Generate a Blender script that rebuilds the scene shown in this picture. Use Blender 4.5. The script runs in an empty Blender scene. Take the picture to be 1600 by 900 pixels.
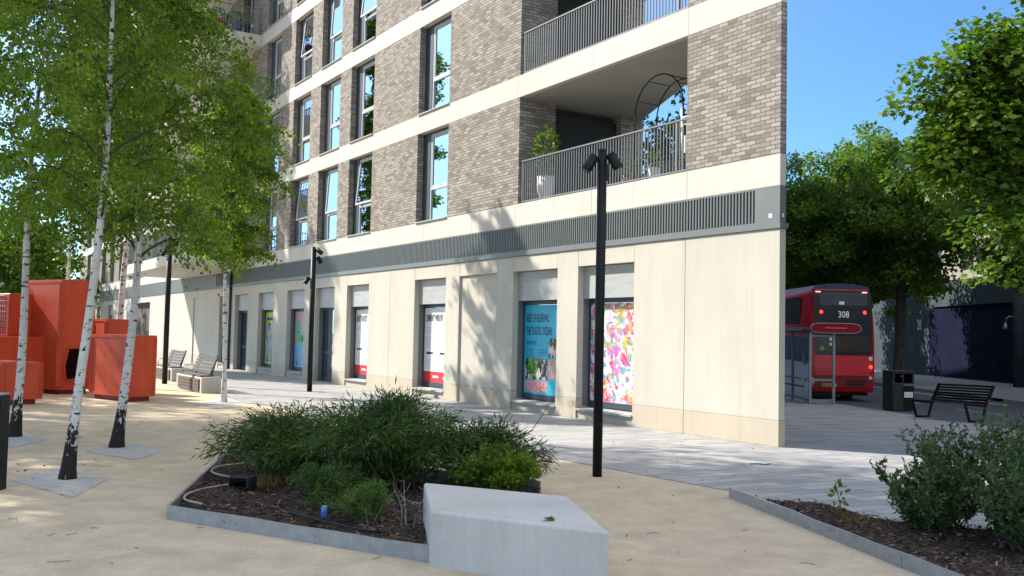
import bpy, bmesh, math, random
import numpy as np
from mathutils import Vector, Matrix
random.seed(7); rng = np.random.default_rng(7)
R = math.radians
scene = bpy.context.scene
COL = scene.collection

# ------------------------------------------------------------------ camera
F_PX, PITCH, ROLL, EYE = 1500.0, 0.04905, 0.02075, 1.744
_r = np.array([1, 0, 0.]); _f = np.array([0, math.cos(PITCH), math.sin(PITCH)]); _u = np.array([0, -math.sin(PITCH), math.cos(PITCH)])
CR = math.cos(ROLL) * _r + math.sin(ROLL) * _u
CU = -math.sin(ROLL) * _r + math.cos(ROLL) * _u
cam_d = bpy.data.cameras.new('camera'); cam = bpy.data.objects.new('camera', cam_d); COL.objects.link(cam)
cam_d.sensor_width = 36; cam_d.lens = 36 * F_PX / 1600; cam_d.clip_end = 3000; cam_d.clip_start = 0.05
cam.matrix_world = Matrix(((CR[0], CU[0], -_f[0], 0), (CR[1], CU[1], -_f[1], 0), (CR[2], CU[2], -_f[2], EYE), (0, 0, 0, 1)))
scene.camera = cam

def gz(x, y):
    """height of the ground: level plaza, falling gently along the street to the right"""
    k = min(max((x - 4) / 3, 0), 1)
    return -k * min(0.38, 0.022 * max(0, y - 16))
def G(px, py, z=None):
    """point on the ground (or at height z) surveyed from photograph pixels"""
    D = (px - 800) / F_PX * CR + (450 - py) / F_PX * CU + _f
    zz = 0 if z is None else z
    for _ in range(40):
        t = (zz - EYE) / D[2]; p = D * t
        if z is not None: break
        zz = gz(p[0], p[1])
    return Vector((p[0], p[1], zz))

# ------------------------------------------------------------------ facade frame
CX, CY = 4.422, 15.847
DV = Vector((-0.534, 0.8455, 0)); NV = Vector((-0.8455, -0.534, 0))   # along the facade, outwards
BROT = math.atan2(DV.y, DV.x)
def W(s, o, z): return Vector((CX, CY, 0)) + DV * s + NV * o + Vector((0, 0, z))

# ------------------------------------------------------------------ materials
MATS = {}
class NB:
    def __init__(s, name):
        s.m = bpy.data.materials.new(name); s.m.use_nodes = True
        s.nt = s.m.node_tree; s.nt.nodes.clear()
        s.out = s.nt.nodes.new('ShaderNodeOutputMaterial')
    def n(s, t, **kw):
        nd = s.nt.nodes.new('ShaderNode' + t)
        ins = kw.pop('ins', {})
        for k, v in kw.items(): setattr(nd, k, v)
        for k, v in ins.items():
            sock = nd.inputs[k]
            if isinstance(v, bpy.types.NodeSocket): s.nt.links.new(v, sock)
            elif isinstance(v, tuple) and len(v) == 2 and isinstance(v[0], bpy.types.Node): s.nt.links.new(v[0].outputs[v[1]], sock)
            else: sock.default_value = v
        return nd
    def link(s, a, b): s.nt.links.new(a, b)
    def coord(s, scale=(1, 1, 1), rot=(0, 0, 0), loc=(0, 0, 0)):
        c = s.n('TexCoord'); mp = s.n('Mapping')
        mp.inputs['Scale'].default_value = scale; mp.inputs['Rotation'].default_value = rot; mp.inputs['Location'].default_value = loc
        s.link(c.outputs['Object'], mp.inputs['Vector']); return mp.outputs['Vector']
    def noise(s, vec, scale, detail=4, rough=.55, dist=0):
        return s.n('TexNoise', ins={'Vector': vec, 'Scale': scale, 'Detail': detail, 'Roughness': rough, 'Distortion': dist}).outputs['Fac']
    def ramp(s, fac, stops, interp='LINEAR'):
        r = s.n('ValToRGB', ins={'Fac': fac}); cr = r.color_ramp; cr.interpolation = interp
        while len(cr.elements) < len(stops): cr.elements.new(.5)
        for e, (p, c) in zip(cr.elements, stops):
            e.position = p; e.color = (*c, 1) if len(c) == 3 else c
        return r.outputs['Color']
    def mix(s, fac, a, b, mode='MIX'):
        m = s.n('Mix', data_type='RGBA', blend_type=mode)
        for k, v in ((0, fac), (6, a), (7, b)):
            if isinstance(v, bpy.types.NodeSocket): s.link(v, m.inputs[k])
            else: m.inputs[k].default_value = (*v, 1) if isinstance(v, tuple) and len(v) == 3 else v
        return m.outputs[2]
    def bump(s, h, strength=.3, dist=.01):
        return s.n('Bump', ins={'Height': h, 'Strength': strength, 'Distance': dist}).outputs['Normal']
    def bsdf(s, col, rough=.7, metal=0, normal=None, spec=.5, **kw):
        p = s.n('BsdfPrincipled')
        for k, v in (('Base Color', col), ('Roughness', rough), ('Metallic', metal), ('Specular IOR Level', spec)):
            if isinstance(v, bpy.types.NodeSocket): s.link(v, p.inputs[k])
            else: p.inputs[k].default_value = (*v, 1) if isinstance(v, tuple) and len(v) == 3 else v
        if normal is not None: s.link(normal, p.inputs['Normal'])
        for k, v in kw.items(): p.inputs[k.replace('_', ' ')].default_value = v
        s.link(p.outputs[0], s.out.inputs[0]); return p
    def done(s): MATS[s.m.name] = s.m; return s.m

def simple(name, col, rough=.6, metal=0, var=.15, vscale=6, bump=0, bscale=80, spec=.5, stretch=(1, 1, 1)):
    b = NB(name); v = b.coord(scale=stretch); f = b.noise(v, vscale)
    lo = tuple(c * (1 - var) for c in col); hi = tuple(min(1, c * (1 + var)) for c in col)
    nrm = b.bump(b.noise(v, bscale, 3), bump, .01) if bump else None
    b.bsdf(b.ramp(f, [(.3, lo), (.7, hi)]), rough, metal, nrm, spec); return b.done()

# stone panels of the facade
def stone(name, c0, c1, stain=.5):
    b = NB(name); v = b.coord()
    big = b.noise(b.coord(scale=(.9, .9, .35)), 1.3, 5, .6)
    fine = b.noise(v, 30, 4, .6)
    col = b.mix(b.ramp(big, [(.35, (0, 0, 0)), (.75, (1, 1, 1))]), c0, c1)
    col = b.mix(.10, col, b.ramp(fine, [(.3, (.25, .23, .2)), (.7, (.75, .72, .68))]), 'OVERLAY')
    sp = b.noise(b.coord(scale=(1, 1, .6), loc=(3, 1, 5)), 2.3, 6, .7)
    col = b.mix(b.ramp(sp, [(.60, (0, 0, 0)), (.78, (stain,) * 3)]), col, tuple(x * y for x, y in zip(c1, (.86, .72, .52))))
    stk = b.noise(b.coord(scale=(5, 5, .22), loc=(1, 2, 0)), 1.6, 5, .7)
    col = b.mix(b.ramp(stk, [(.56, (0, 0, 0)), (.74, (.38,) * 3)]), col, tuple(x * y for x, y in zip(c0, (.80, .72, .60))))
    pit = b.n('TexVoronoi', ins={'Vector': v, 'Scale': 26.0}).outputs['Distance']
    col = b.mix(b.ramp(pit, [(.05, (.35 * stain,) * 3), (.09, (0, 0, 0))]), col, tuple(x * .5 for x in c0))
    b.bsdf(col, .75, 0, b.bump(fine, .12, .004), .3); return b.done()
stone('limestone', (.435, .41, .35), (.51, .477, .405), .8)
stone('limestone_band', (.48, .46, .41), (.54, .515, .455), .45)
stone('plinth_stone', (.42, .36, .28), (.47, .41, .325), .6)
stone('grey_stone', (.33, .34, .34), (.40, .40, .39), .4)

def brick(name, c1, c2, mortar, dark):
    b = NB(name)
    tc = b.n('TexCoord'); sp = b.n('SeparateXYZ', ins={0: tc.outputs['Object']})
    ad = b.n('Math', operation='ADD', ins={0: sp.outputs[0], 1: sp.outputs[1]})
    cb = b.n('CombineXYZ', ins={0: ad.outputs[0], 1: sp.outputs[2]})
    t = b.n('TexBrick', ins={'Vector': cb.outputs[0], 'Color1': (0, 0, 0, 1), 'Color2': (1, 1, 1, 1), 'Mortar': (.5, .5, .5, 1), 'Scale': 1.0,
                             'Mortar Size': .0085, 'Mortar Smooth': .2, 'Bias': 0.0, 'Brick Width': .225, 'Row Height': .075})
    t.offset = .5; t.squash = 1
    tone = b.ramp(t.outputs['Color'], [(.0, dark), (.16, c1), (.55, c2), (1, tuple(min(1, x * 1.35) for x in c2))])
    nz = b.noise(cb.outputs[0], 40, 4, .65)
    tone = b.mix(.4, tone, b.ramp(nz, [(.25, (.1, .1, .1)), (.8, (.95, .92, .88))]), 'OVERLAY')
    lg = b.noise(cb.outputs[0], .8, 3)
    tone = b.mix(b.ramp(lg, [(.4, (0, 0, 0)), (.8, (.35,) * 3)]), tone, c1)
    col = b.mix(t.outputs['Fac'], tone, mortar)
    h = b.n('Math', operation='SUBTRACT', ins={0: b.n('Math', operation='MULTIPLY', ins={0: nz, 1: .5}).outputs[0], 1: t.outputs['Fac']})
    b.bsdf(col, .9, 0, b.bump(h.outputs[0], .8, .008), .2); return b.done()
brick('brick', (.215, .192, .168), (.28, .254, .22), (.13, .119, .107), (.175, .153, .133))
brick('dark_brick', (.09, .075, .062), (.13, .11, .09), (.15, .14, .12), (.05, .04, .036))

simple('grey_metal', (.135, .15, .15), .45, .1, .06, 3)
simple('spandrel_metal', (.34, .345, .335), .5, .05, .10, 2.2, stretch=(1, 1, 4))
simple('frame_grey', (.42, .43, .42), .45, .1, .05, 4)
simple('slate_blue', (.028, .045, .058), .5, 0, .1, 3)
simple('louvre_back', (.02, .024, .028), .8)
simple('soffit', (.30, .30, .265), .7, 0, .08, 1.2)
simple('black_metal', (.007, .007, .008), .5, .0, .2, 8, spec=.22)
simple('black_plastic', (.012, .013, .014), .5)
simple('rail_metal', (.14, .15, .155), .5, .1, .05)
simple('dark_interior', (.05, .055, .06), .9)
simple('white_paint', (.75, .75, .73), .5, 0, .04)
stone('concrete', (.44, .43, .405), (.55, .535, .50), .5)
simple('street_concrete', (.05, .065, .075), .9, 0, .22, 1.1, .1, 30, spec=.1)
simple('navy_hoarding', (.006, .008, .024), .85, 0, .2, 1.5, spec=.08)
simple('galvanised', (.33, .34, .35), .42, .55, .14, 9)
simple('timber_grey', (.11, .108, .108), .8, 0, .3, 5, .2, 40, stretch=(1, 1, 9))
simple('timber_brown', (.10, .075, .062), .8, 0, .3, 6, .2, 40, stretch=(1, 1, 10))
simple('bus_red', (.60, .010, .018), .45, 0, .05, 2)
simple('bus_dark_red', (.20, .006, .010), .4, 0, .05, 2)
simple('bus_black', (.008, .009, .011), .35, 0, .1, 2, spec=.25)
simple('bus_roof', (.02, .025, .07), .45)
simple('yellow_plate', (.65, .42, .03), .5, 0, .03)
simple('tyre', (.012, .012, .012), .85)
simple('shelter_metal', (.22, .25, .26), .4, .3, .05)
simple('sign_red', (.25, .006, .012), .7, 0, .04, spec=.2)
simple('paper_white', (.72, .72, .72), .6, 0, .03)
simple('ink_black', (.02, .02, .025), .6)
simple('ink_grey', (.33, .33, .34), .6)
simple('poster_white', (.72, .72, .71), .45, 0, .02)
simple('poster_red', (.55, .022, .03), .45, 0, .04)
simple('poster_cyan', (.012, .38, .56), .45, 0, .06)
simple('ink_navy', (.012, .06, .11), .5)
simple('poster_lime', (.42, .55, .025), .45, 0, .05)
simple('poster_pink', (.48, .26, .30), .45, 0, .1)
simple('poster_blue', (.14, .36, .66), .45, 0, .1)
simple('poster_green', (.06, .46, .22), .45, 0, .1)
simple('can_blue', (.06, .18, .45), .35, .3)
simple('hose', (.34, .30, .23), .7)
simple('dry_twig', (.22, .19, .16), .9, 0, .3, 20)
simple('tree_bark', (.075, .062, .05), .9, 0, .35, 8, .6, 30, stretch=(1, 1, .3))
simple('twig_bark', (.05, .035, .025), .85, 0, .2, 8)
simple('shrub_stem', (.09, .07, .05), .9, 0, .3, 12)
simple('terracotta', (.3, .12, .06), .8)
simple('blue_pot', (.05, .09, .16), .5)
simple('lamp_white', (.6, .62, .55), .4, 0, .02)
simple('asphalt', (.045, .055, .07), .85, 0, .25, 4, .3, 120)
simple('road_paint', (.42, .44, .46), .7, 0, .2, 9)
simple('kerb_stone', (.22, .23, .24), .8, 0, .15, 3)
simple('far_ground', (.10, .10, .09), .9)
simple('render_white', (.58, .57, .54), .8, 0, .05, 1)
simple('tower_wall', (.25, .22, .19), .85, 0, .1, .6)

def red_paint():
    b = NB('red_paint'); v = b.coord()
    n1 = b.noise(b.coord(scale=(1, 1, .5)), 2.2, 6, .65); n2 = b.noise(v, 26, 4)
    c = b.ramp(n1, [(.3, (.42, .045, .014)), (.7, (.55, .075, .024))])
    c = b.mix(b.ramp(n2, [(.62, (0, 0, 0)), (.8, (.35,) * 3)]), c, (.30, .035, .016))
    sc = b.noise(b.coord(scale=(1, 1, 3), rot=(.3, .2, .1)), 14, 6, .75)
    c = b.mix(b.ramp(sc, [(.63, (0, 0, 0)), (.70, (.5,) * 3)]), c, (.58, .17, .10)); gr = b.noise(b.coord(scale=(3, 3, .5), loc=(5, 5, 5)), 1.7, 6, .7)
    c = b.mix(b.ramp(gr, [(.55, (0, 0, 0)), (.75, (.5,) * 3)]), c, (.25, .035, .018))
    b.bsdf(c, b.ramp(n2, [(.3, (.42,) * 3), (.7, (.6,) * 3)]), 0, b.bump(n2, .06, .003), .35); b.done()
red_paint()
simple('red_dark', (.17, .016, .010), .6); simple('opening_shade', (.012, .003, .003), .9, spec=.05)

def emit(name, col, st):
    b = NB(name); e = b.n('Emission', ins={'Color': (*col, 1), 'Strength': st}); b.link(e.outputs[0], b.out.inputs[0]); b.done()
emit('tail_light', (1, .03, .02), 1.6); emit('led_text', (.75, .85, .9), .16); emit('marker_lamp', (1, .35, .3), .8)

def glass(name, refl, tint, rough=.01):
    b = NB(name)
    t = b.n('BsdfTransparent', ins={'Color': (*tint, 1)}); g = b.n('BsdfGlossy', ins={'Color': (.42, .50, .62, 1), 'Roughness': rough})
    fr = b.n('Fresnel', ins={'IOR': 1.4}); ad = b.n('Math', operation='ADD', use_clamp=True, ins={0: fr.outputs[0], 1: refl})
    m = b.n('MixShader', ins={0: ad.outputs[0], 1: t.outputs[0], 2: g.outputs[0]}); b.link(m.outputs[0], b.out.inputs[0]); b.done()
glass('pane_glass', .0, (.80, .90, .92)); glass('clear_glass', .02, (.80, .86, .86)); glass('dark_glass', .05, (.15, .16, .17))

def curtain(name, col):
    b = NB(name); v = b.coord(scale=(1, 1, .06)); f = b.noise(v, 22, 2)
    c = b.ramp(f, [(.3, tuple(x * .8 for x in col)), (.7, col)])
    d = b.n('BsdfDiffuse', ins={'Color': c}); t = b.n('BsdfTranslucent', ins={'Color': c})
    m = b.n('MixShader', ins={0: .35, 1: d.outputs[0], 2: t.outputs[0]}); b.link(m.outputs[0], b.out.inputs[0]); b.done()
curtain('curtain_white', (.20, .25, .29)); curtain('curtain_green', (.13, .26, .17)); curtain('blind_grey', (.10, .13, .155))

def leaf(name, c0, c1, trans=.45, gloss=.3):
    b = NB(name); g = b.n('NewGeometry')
    c = b.ramp(g.outputs['Random Per Island'], [(0, c0), (.6, c1), (1, tuple(min(1, x * y) for x, y in zip(c1, (1.5, 1.25, 1.0))))])
    cl = b.noise(b.coord(), 1.5, 3, .6)
    c = b.mix(b.ramp(cl, [(.42, (0, 0, 0)), (.68, (.75,) * 3)]), c, tuple(min(1, x * y) for x, y in zip(c1, (1.75, 1.35, .9))))
    c = b.mix(b.ramp(cl, [(.30, (.5,) * 3), (.45, (0, 0, 0))]), c, tuple(x * .6 for x in c0))
    p = b.n('BsdfPrincipled', ins={'Base Color': c, 'Roughness': .45, 'Specular IOR Level': gloss})
    tc = b.mix(1.0, c, (1.25, 1.35, .55), 'MULTIPLY')
    t = b.n('BsdfTranslucent', ins={'Color': tc})
    m = b.n('MixShader', ins={0: trans, 1: p.outputs[0], 2: t.outputs[0]}); b.link(m.outputs[0], b.out.inputs[0]); b.done()
leaf('birch_leaf', (.05, .12, .014), (.11, .195, .022), .55)
leaf('plane_leaf', (.045, .10, .012), (.08, .155, .018), .5)
leaf('street_leaf', (.05, .115, .018), (.085, .165, .026), .5)
leaf('shrub_leaf', (.025, .062, .016), (.045, .10, .022), .3)
leaf('seedling_leaf', (.05, .11, .02), (.08, .16, .03), .35)
leaf('box_leaf', (.07, .14, .015), (.12, .21, .022), .4)
leaf('oval_leaf', (.028, .075, .022), (.055, .12, .032), .3, .45)
leaf('dry_leaf', (.10, .07, .03), (.16, .12, .06), .2)

def birch_bark(nm='birch_bark', foot=.22):
    b = NB(nm); tc = b.n('TexCoord'); z = b.n('SeparateXYZ', ins={0: tc.outputs['Object']}).outputs[2]
    v = b.coord(scale=(1, 1, 2.6)); n1 = b.noise(v, 6.5, 4, .62, .5); n2 = b.noise(b.coord(scale=(2.2, 2.2, 1.2)), 9, 5, .6); n3 = b.noise(b.coord(), 3.0)
    white = b.ramp(n3, [(.3, (.44, .42, .38)), (.7, (.62, .61, .58))])
    lent = b.ramp(n1, [(.575, (0, 0, 0)), (.61, (1, 1, 1))])
    base = b.n('MapRange', ins={0: z, 1: .15, 2: 1.15, 3: foot, 4: -.25}).outputs[0]
    rug = b.n('Math', operation='ADD', ins={0: n2, 1: base}); rug = b.ramp(rug.outputs[0], [(.52, (0, 0, 0)), (.56, (1, 1, 1))])
    c = b.mix(lent, white, (.03, .026, .022)); c = b.mix(rug, c, (.022, .018, .016))
    b.bsdf(c, .8, 0, b.bump(n2, .4, .01), .2); b.done()
birch_bark(); birch_bark('young_birch_bark', -.2)

def ground_mats():
    b = NB('resin_gravel'); v = b.coord()
    big = b.noise(v, .35, 5, .6); mid = b.noise(v, 2.5, 5, .65); fine = b.n('TexVoronoi', ins={'Vector': v, 'Scale': 130.0}).outputs['Color']
    fsep = b.n('SeparateColor', ins={0: fine}).outputs[0]
    c = b.mix(b.ramp(big, [(.35, (0, 0, 0)), (.7, (1, 1, 1))]), (.47, .385, .27), (.54, .45, .33))
    c = b.mix(.75, c, b.ramp(mid, [(.3, (.40, .39, .38)), (.7, (.60, .59, .575))]), 'OVERLAY')
    c = b.mix(.24, c, b.ramp(fsep, [(0, (.2, .18, .16)), (.5, (.5, .5, .5)), (1, (.82, .8, .76))]), 'OVERLAY')
    st = b.noise(b.coord(loc=(9, 4, 0)), 1.1, 6, .7); c = b.mix(b.ramp(st, [(.55, (0, 0, 0)), (.75, (.38,) * 3)]), c, (.27, .215, .15))
    s2 = b.noise(b.coord(loc=(2, 7, 0), scale=(1, 1.6, 1)), .8, 5, .75); c = b.mix(b.ramp(s2, [(.58, (0, 0, 0)), (.7, (.45,) * 3)]), c, (.62, .52, .38))
    b.bsdf(c, .85, 0, b.bump(fsep, .25, .004), .25); b.done()
    b = NB('paving'); v = b.coord(rot=(0, 0, R(-28)))
    t = b.n('TexBrick', ins={'Vector': v, 'Color1': (0, 0, 0, 1), 'Color2': (1, 1, 1, 1), 'Mortar': (.5, .5, .5, 1), 'Scale': 1.0, 'Mortar Size': .006, 'Mortar Smooth': .3, 'Brick Width': .62, 'Row Height': .21})
    t.offset = .33
    c = b.ramp(t.outputs['Color'], [(0, (.235, .24, .245)), (.5, (.29, .29, .285)), (1, (.35, .345, .33))])
    st = b.noise(v, 1.2, 6, .7); c = b.mix(.45, c, b.ramp(st, [(.25, (.36, .36, .36)), (.75, (.62, .61, .6))]), 'OVERLAY')
    fn = b.noise(v, 90, 3); c = b.mix(.25, c, b.ramp(fn, [(.3, (.3,) * 3), (.7, (.7,) * 3)]), 'OVERLAY')
    c = b.mix(t.outputs['Fac'], c, (.11, .105, .10))
    b.bsdf(c, .8, 0, b.bump(b.n('Math', operation='SUBTRACT', ins={0: 1.0, 1: t.outputs['Fac']}).outputs[0], .4, .006), .3); b.done()
    b = NB('tree_pit_gravel'); v = b.coord(); f = b.n('TexVoronoi', ins={'Vector': v, 'Scale': 75.0}).outputs['Color']; s = b.n('SeparateColor', ins={0: f}).outputs[0]
    c = b.ramp(s, [(0, (.30, .29, .27)), (.5, (.42, .41, .385)), (1, (.52, .50, .47))]); b.bsdf(c, .85, 0, b.bump(s, .4, .006), .2); b.done()
    b = NB('mulch'); v = b.coord(scale=(1, 1.7, 1)); f = b.n('TexVoronoi', ins={'Vector': v, 'Scale': 45.0}).outputs['Color']; s = b.n('SeparateColor', ins={0: f}).outputs[0]
    n = b.noise(v, 6, 5); c = b.ramp(s, [(0, (.02, .014, .011)), (.7, (.055, .038, .028)), (1, (.13, .10, .075))])
    c = b.mix(.5, c, b.ramp(n, [(.3, (.35,) * 3), (.7, (.6,) * 3)]), 'OVERLAY'); b.bsdf(c, .95, 0, b.bump(s, 1, .02), .15); b.done()
    b = NB('mulch_chip'); g = b.n('NewGeometry'); b.bsdf(b.ramp(g.outputs['Random Per Island'], [(0, (.02, .014, .01)), (.75, (.075, .052, .036)), (1, (.24, .19, .14))]), .9, 0, None, .15); b.done()
ground_mats()

def reef_poster():
    b = NB('poster_collage'); v = b.coord(); wn = b.n('TexNoise', ins={'Vector': v, 'Scale': 5.0, 'Detail': 5.0})
    vv = b.n('Mix', data_type='VECTOR', ins={0: .16}); b.link(v, vv.inputs[4]); b.link(wn.outputs['Color'], vv.inputs[5])
    def cells(sc, off):
        mp = b.n('Mapping', ins={'Vector': vv.outputs[1], 'Location': (off, off * .7, off)})
        t = b.n('TexVoronoi', ins={'Vector': mp.outputs[0], 'Scale': sc}); return b.n('SeparateColor', ins={0: t.outputs['Color']}).outputs[0]
    pal = [(0, (.75, .72, .72)), (.15, (.62, .03, .17)), (.27, (.80, .77, .77)), (.38, (.60, .40, .02)), (.48, (.02, .34, .43)), (.57, (.68, .11, .08)), (.64, (.80, .78, .78)), (.73, (.55, .12, .42)), (.80, (.03, .40, .47)), (.87, (.62, .22, .24)), (.93, (.16, .20, .50)), (.97, (.2, .42, .06))]
    a = b.ramp(cells(2.0, 1), pal, 'CONSTANT'); c = b.ramp(cells(5.5, 4), pal, 'CONSTANT'); d = b.ramp(cells(13, 7), pal, 'CONSTANT')
    f1 = b.noise(v, 4.0, 5, .7); f2 = b.noise(b.coord(loc=(4, 4, 4)), 7, 5, .7)
    col = b.mix(b.ramp(f1, [(.46, (0, 0, 0)), (.52, (1, 1, 1))]), a, c); col = b.mix(b.ramp(f2, [(.48, (0, 0, 0)), (.54, (1, 1, 1))]), col, d)
    b.bsdf(col, .4, 0, None, .4); b.done()
    b = NB('photo_flowers'); v = b.coord(); t = b.n('TexNoise', ins={'Vector': v, 'Scale': 7.0, 'Detail': 6.0, 'Roughness': .65}).outputs['Fac']
    b.bsdf(b.ramp(t, [(.3, (.06, .05, .04)), (.4, (.55, .12, .03)), (.48, (.68, .45, .45)), (.55, (.62, .10, .28)), (.62, (.55, .42, .06)), (.75, (.3, .34, .1))]), .4); b.done()
    b = NB('photo_people'); v = b.coord(scale=(1.6, 1, .8)); t = b.n('TexNoise', ins={'Vector': v, 'Scale': 4.5, 'Detail': 5.0, 'Roughness': .6}).outputs['Fac']
    b.bsdf(b.ramp(t, [(.36, (.015, .013, .016)), (.47, (.03, .025, .03)), (.53, (.5, .34, .26)), (.58, (.66, .66, .66)), (.7, (.22, .26, .34))]), .4); b.done()
    b = NB('photo_figure'); v = b.coord(scale=(2.2, 1, .7)); t = b.n('TexNoise', ins={'Vector': v, 'Scale': 3.2, 'Detail': 5.0, 'Roughness': .6}).outputs['Fac']
    b.bsdf(b.ramp(t, [(.34, (.02, .018, .02)), (.45, (.12, .14, .16)), (.53, (.50, .53, .56)), (.62, (.24, .08, .05)), (.72, (.3, .42, .46))]), .4); b.done()
    simple('photo_green', (.13, .42, .03), .5, 0, .7, 9); simple('photo_skin', (.58, .36, .28), .5, 0, .25, 6)
    b = NB('bus_reflection_glass'); v = b.coord(); b.bsdf(b.ramp(b.noise(v, 1.2, 4), [(.3, (.006, .006, .008)), (.7, (.016, .014, .013))]), .12, 0, None, .35); b.done()
    b = NB('tower_glazing'); v = b.coord()
    t = b.n('TexBrick', ins={'Vector': v, 'Color1': (.05, .07, .09, 1), 'Color2': (.12, .15, .18, 1), 'Mortar': (.3, .26, .22, 1), 'Scale': 1.0, 'Mortar Size': .5, 'Brick Width': 3.0, 'Row Height': 3.0}); b.bsdf(t.outputs['Color'], .5); b.done()
reef_poster()

# ------------------------------------------------------------------ mesh builder
class MB:
    def __init__(s): s.v = []; s.f = []; s.m = []; s.mi = 0; s.sm = []; s.smooth = False
    def add(s, vs, fs):
        o = len(s.v); s.v += [tuple(x) for x in vs]
        for f in fs: s.f.append(tuple(o + i for i in f)); s.m.append(s.mi); s.sm.append(s.smooth)
        return s
    def box(s, a, b):
        x0, y0, z0 = (min(p, q) for p, q in zip(a, b)); x1, y1, z1 = (max(p, q) for p, q in zip(a, b))
        return s.add([(x0, y0, z0), (x1, y0, z0), (x1, y1, z0), (x0, y1, z0), (x0, y0, z1), (x1, y0, z1), (x1, y1, z1), (x0, y1, z1)],
                     [(0, 3, 2, 1), (4, 5, 6, 7), (0, 1, 5, 4), (1, 2, 6, 5), (2, 3, 7, 6), (3, 0, 4, 7)])
    def bar(s, a, b, w, h=None, up=(0, 0, 1)):
        """box from a to b with section w x h"""
        h = h or w; a = Vector(a); b = Vector(b); t = (b - a).normalized(); u = Vector(up)
        if abs(t.dot(u)) > .99: u = Vector((1, 0, 0))
        x = t.cross(u).normalized(); y = x.cross(t).normalized(); vs = []
        for p in (a, b):
            for i, j in ((-1, -1), (1, -1), (1, 1), (-1, 1)): vs.append(p + x * i * w / 2 + y * j * h / 2)
        return s.add(vs, [(3, 2, 1, 0), (4, 5, 6, 7), (0, 1, 5, 4), (1, 2, 6, 5), (2, 3, 7, 6), (3, 0, 4, 7)])
    def prism(s, poly, z0, z1, T=None):
        n = len(poly); ar = sum(poly[i][0] * poly[(i + 1) % n][1] - poly[(i + 1) % n][0] * poly[i][1] for i in range(n))
        if ar < 0: poly = poly[::-1]
        vs = [(p[0], p[1], z0) for p in poly] + [(p[0], p[1], z1) for p in poly]
        if T: vs = [T(Vector(v)) for v in vs]
        return s.add(vs, [tuple(range(n))[::-1], tuple(range(n, 2 * n))] + [(i, (i + 1) % n, n + (i + 1) % n, n + i) for i in range(n)])
    def quad(s, a, b, c, d): return s.add([a, b, c, d], [(0, 1, 2, 3)])
    def tube(s, pts, rad, n=8, cap=True):
        pts = [Vector(p) for p in pts]; rad = rad if hasattr(rad, '__len__') else [rad] * len(pts); vs = []; fs = []; ref = None
        for i, p in enumerate(pts):
            t = (pts[min(i + 1, len(pts) - 1)] - pts[max(i - 1, 0)]).normalized()
            if ref is None: ref = Vector((1, 0, 0)) if abs(t.x) < .8 else Vector((0, 1, 0))
            x = (ref - t * ref.dot(t)).normalized(); ref = x; y = t.cross(x)
            for k in range(n):
                a = 2 * math.pi * k / n; vs.append(p + (x * math.cos(a) + y * math.sin(a)) * rad[i])
        for i in range(len(pts) - 1):
            for k in range(n): fs.append((i * n + k, i * n + (k + 1) % n, (i + 1) * n + (k + 1) % n, (i + 1) * n + k))
        if cap: fs.append(tuple(range(n))[::-1]); fs.append(tuple(range((len(pts) - 1) * n, len(pts) * n)))
        old = s.smooth; s.smooth = n > 5; s.add(vs, fs); s.smooth = old; return s
    def text(s, body, size, org, ux, uy, depth=.002, squeeze=1.0, align='LEFT', bold=.03):
        cu = bpy.data.curves.new('t', 'FONT'); cu.body = body; cu.size = size; cu.align_x = align; cu.resolution_u = 2; cu.offset = size * bold; cu.fill_mode = 'FRONT'
        ob = bpy.data.objects.new('t', cu); COL.objects.link(ob); bpy.context.view_layer.update()
        me = bpy.data.meshes.new_from_object(ob.evaluated_get(bpy.context.evaluated_depsgraph_get()))
        ux = Vector(ux); uy = Vector(uy); uz = ux.cross(uy); org = Vector(org)
        s.add([org + ux * (v.co.x * squeeze) + uy * v.co.y + uz * depth for v in me.vertices], [tuple(p.vertices) for p in me.polygons])
        bpy.data.objects.remove(ob); bpy.data.curves.remove(cu); bpy.data.meshes.remove(me); return s
    def build(s, name, mats, parent=None, bevel=0, seg=1):
        me = bpy.data.meshes.new(name); me.from_pydata(s.v, [], s.f)
        for m in (mats if isinstance(mats, (list, tuple)) else [mats]): me.materials.append(MATS[m])
        me.polygons.foreach_set('material_index', s.m); me.polygons.foreach_set('use_smooth', s.sm); me.update()
        o = bpy.data.objects.new(name, me); COL.objects.link(o)
        if parent: o.parent = parent
        if bevel:
            md = o.modifiers.new('edge', 'BEVEL'); md.width = bevel; md.segments = seg; md.limit_method = 'ANGLE'; md.angle_limit = R(40)
        return o

def np_mesh(name, V, Fv, nper, mat, parent=None, smooth=False):
    me = bpy.data.meshes.new(name); nf = len(Fv) // nper
    me.vertices.add(len(V)); me.vertices.foreach_set('co', np.asarray(V, np.float32).ravel())
    me.loops.add(nf * nper); me.loops.foreach_set('vertex_index', np.asarray(Fv, np.int32))
    me.polygons.add(nf); me.polygons.foreach_set('loop_start', np.arange(0, nf * nper, nper, dtype=np.int32)); me.polygons.foreach_set('loop_total', np.full(nf, nper, np.int32))
    me.materials.append(MATS[mat]); me.update(calc_edges=True)
    o = bpy.data.objects.new(name, me); COL.objects.link(o)
    if parent: o.parent = parent
    return o

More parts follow.
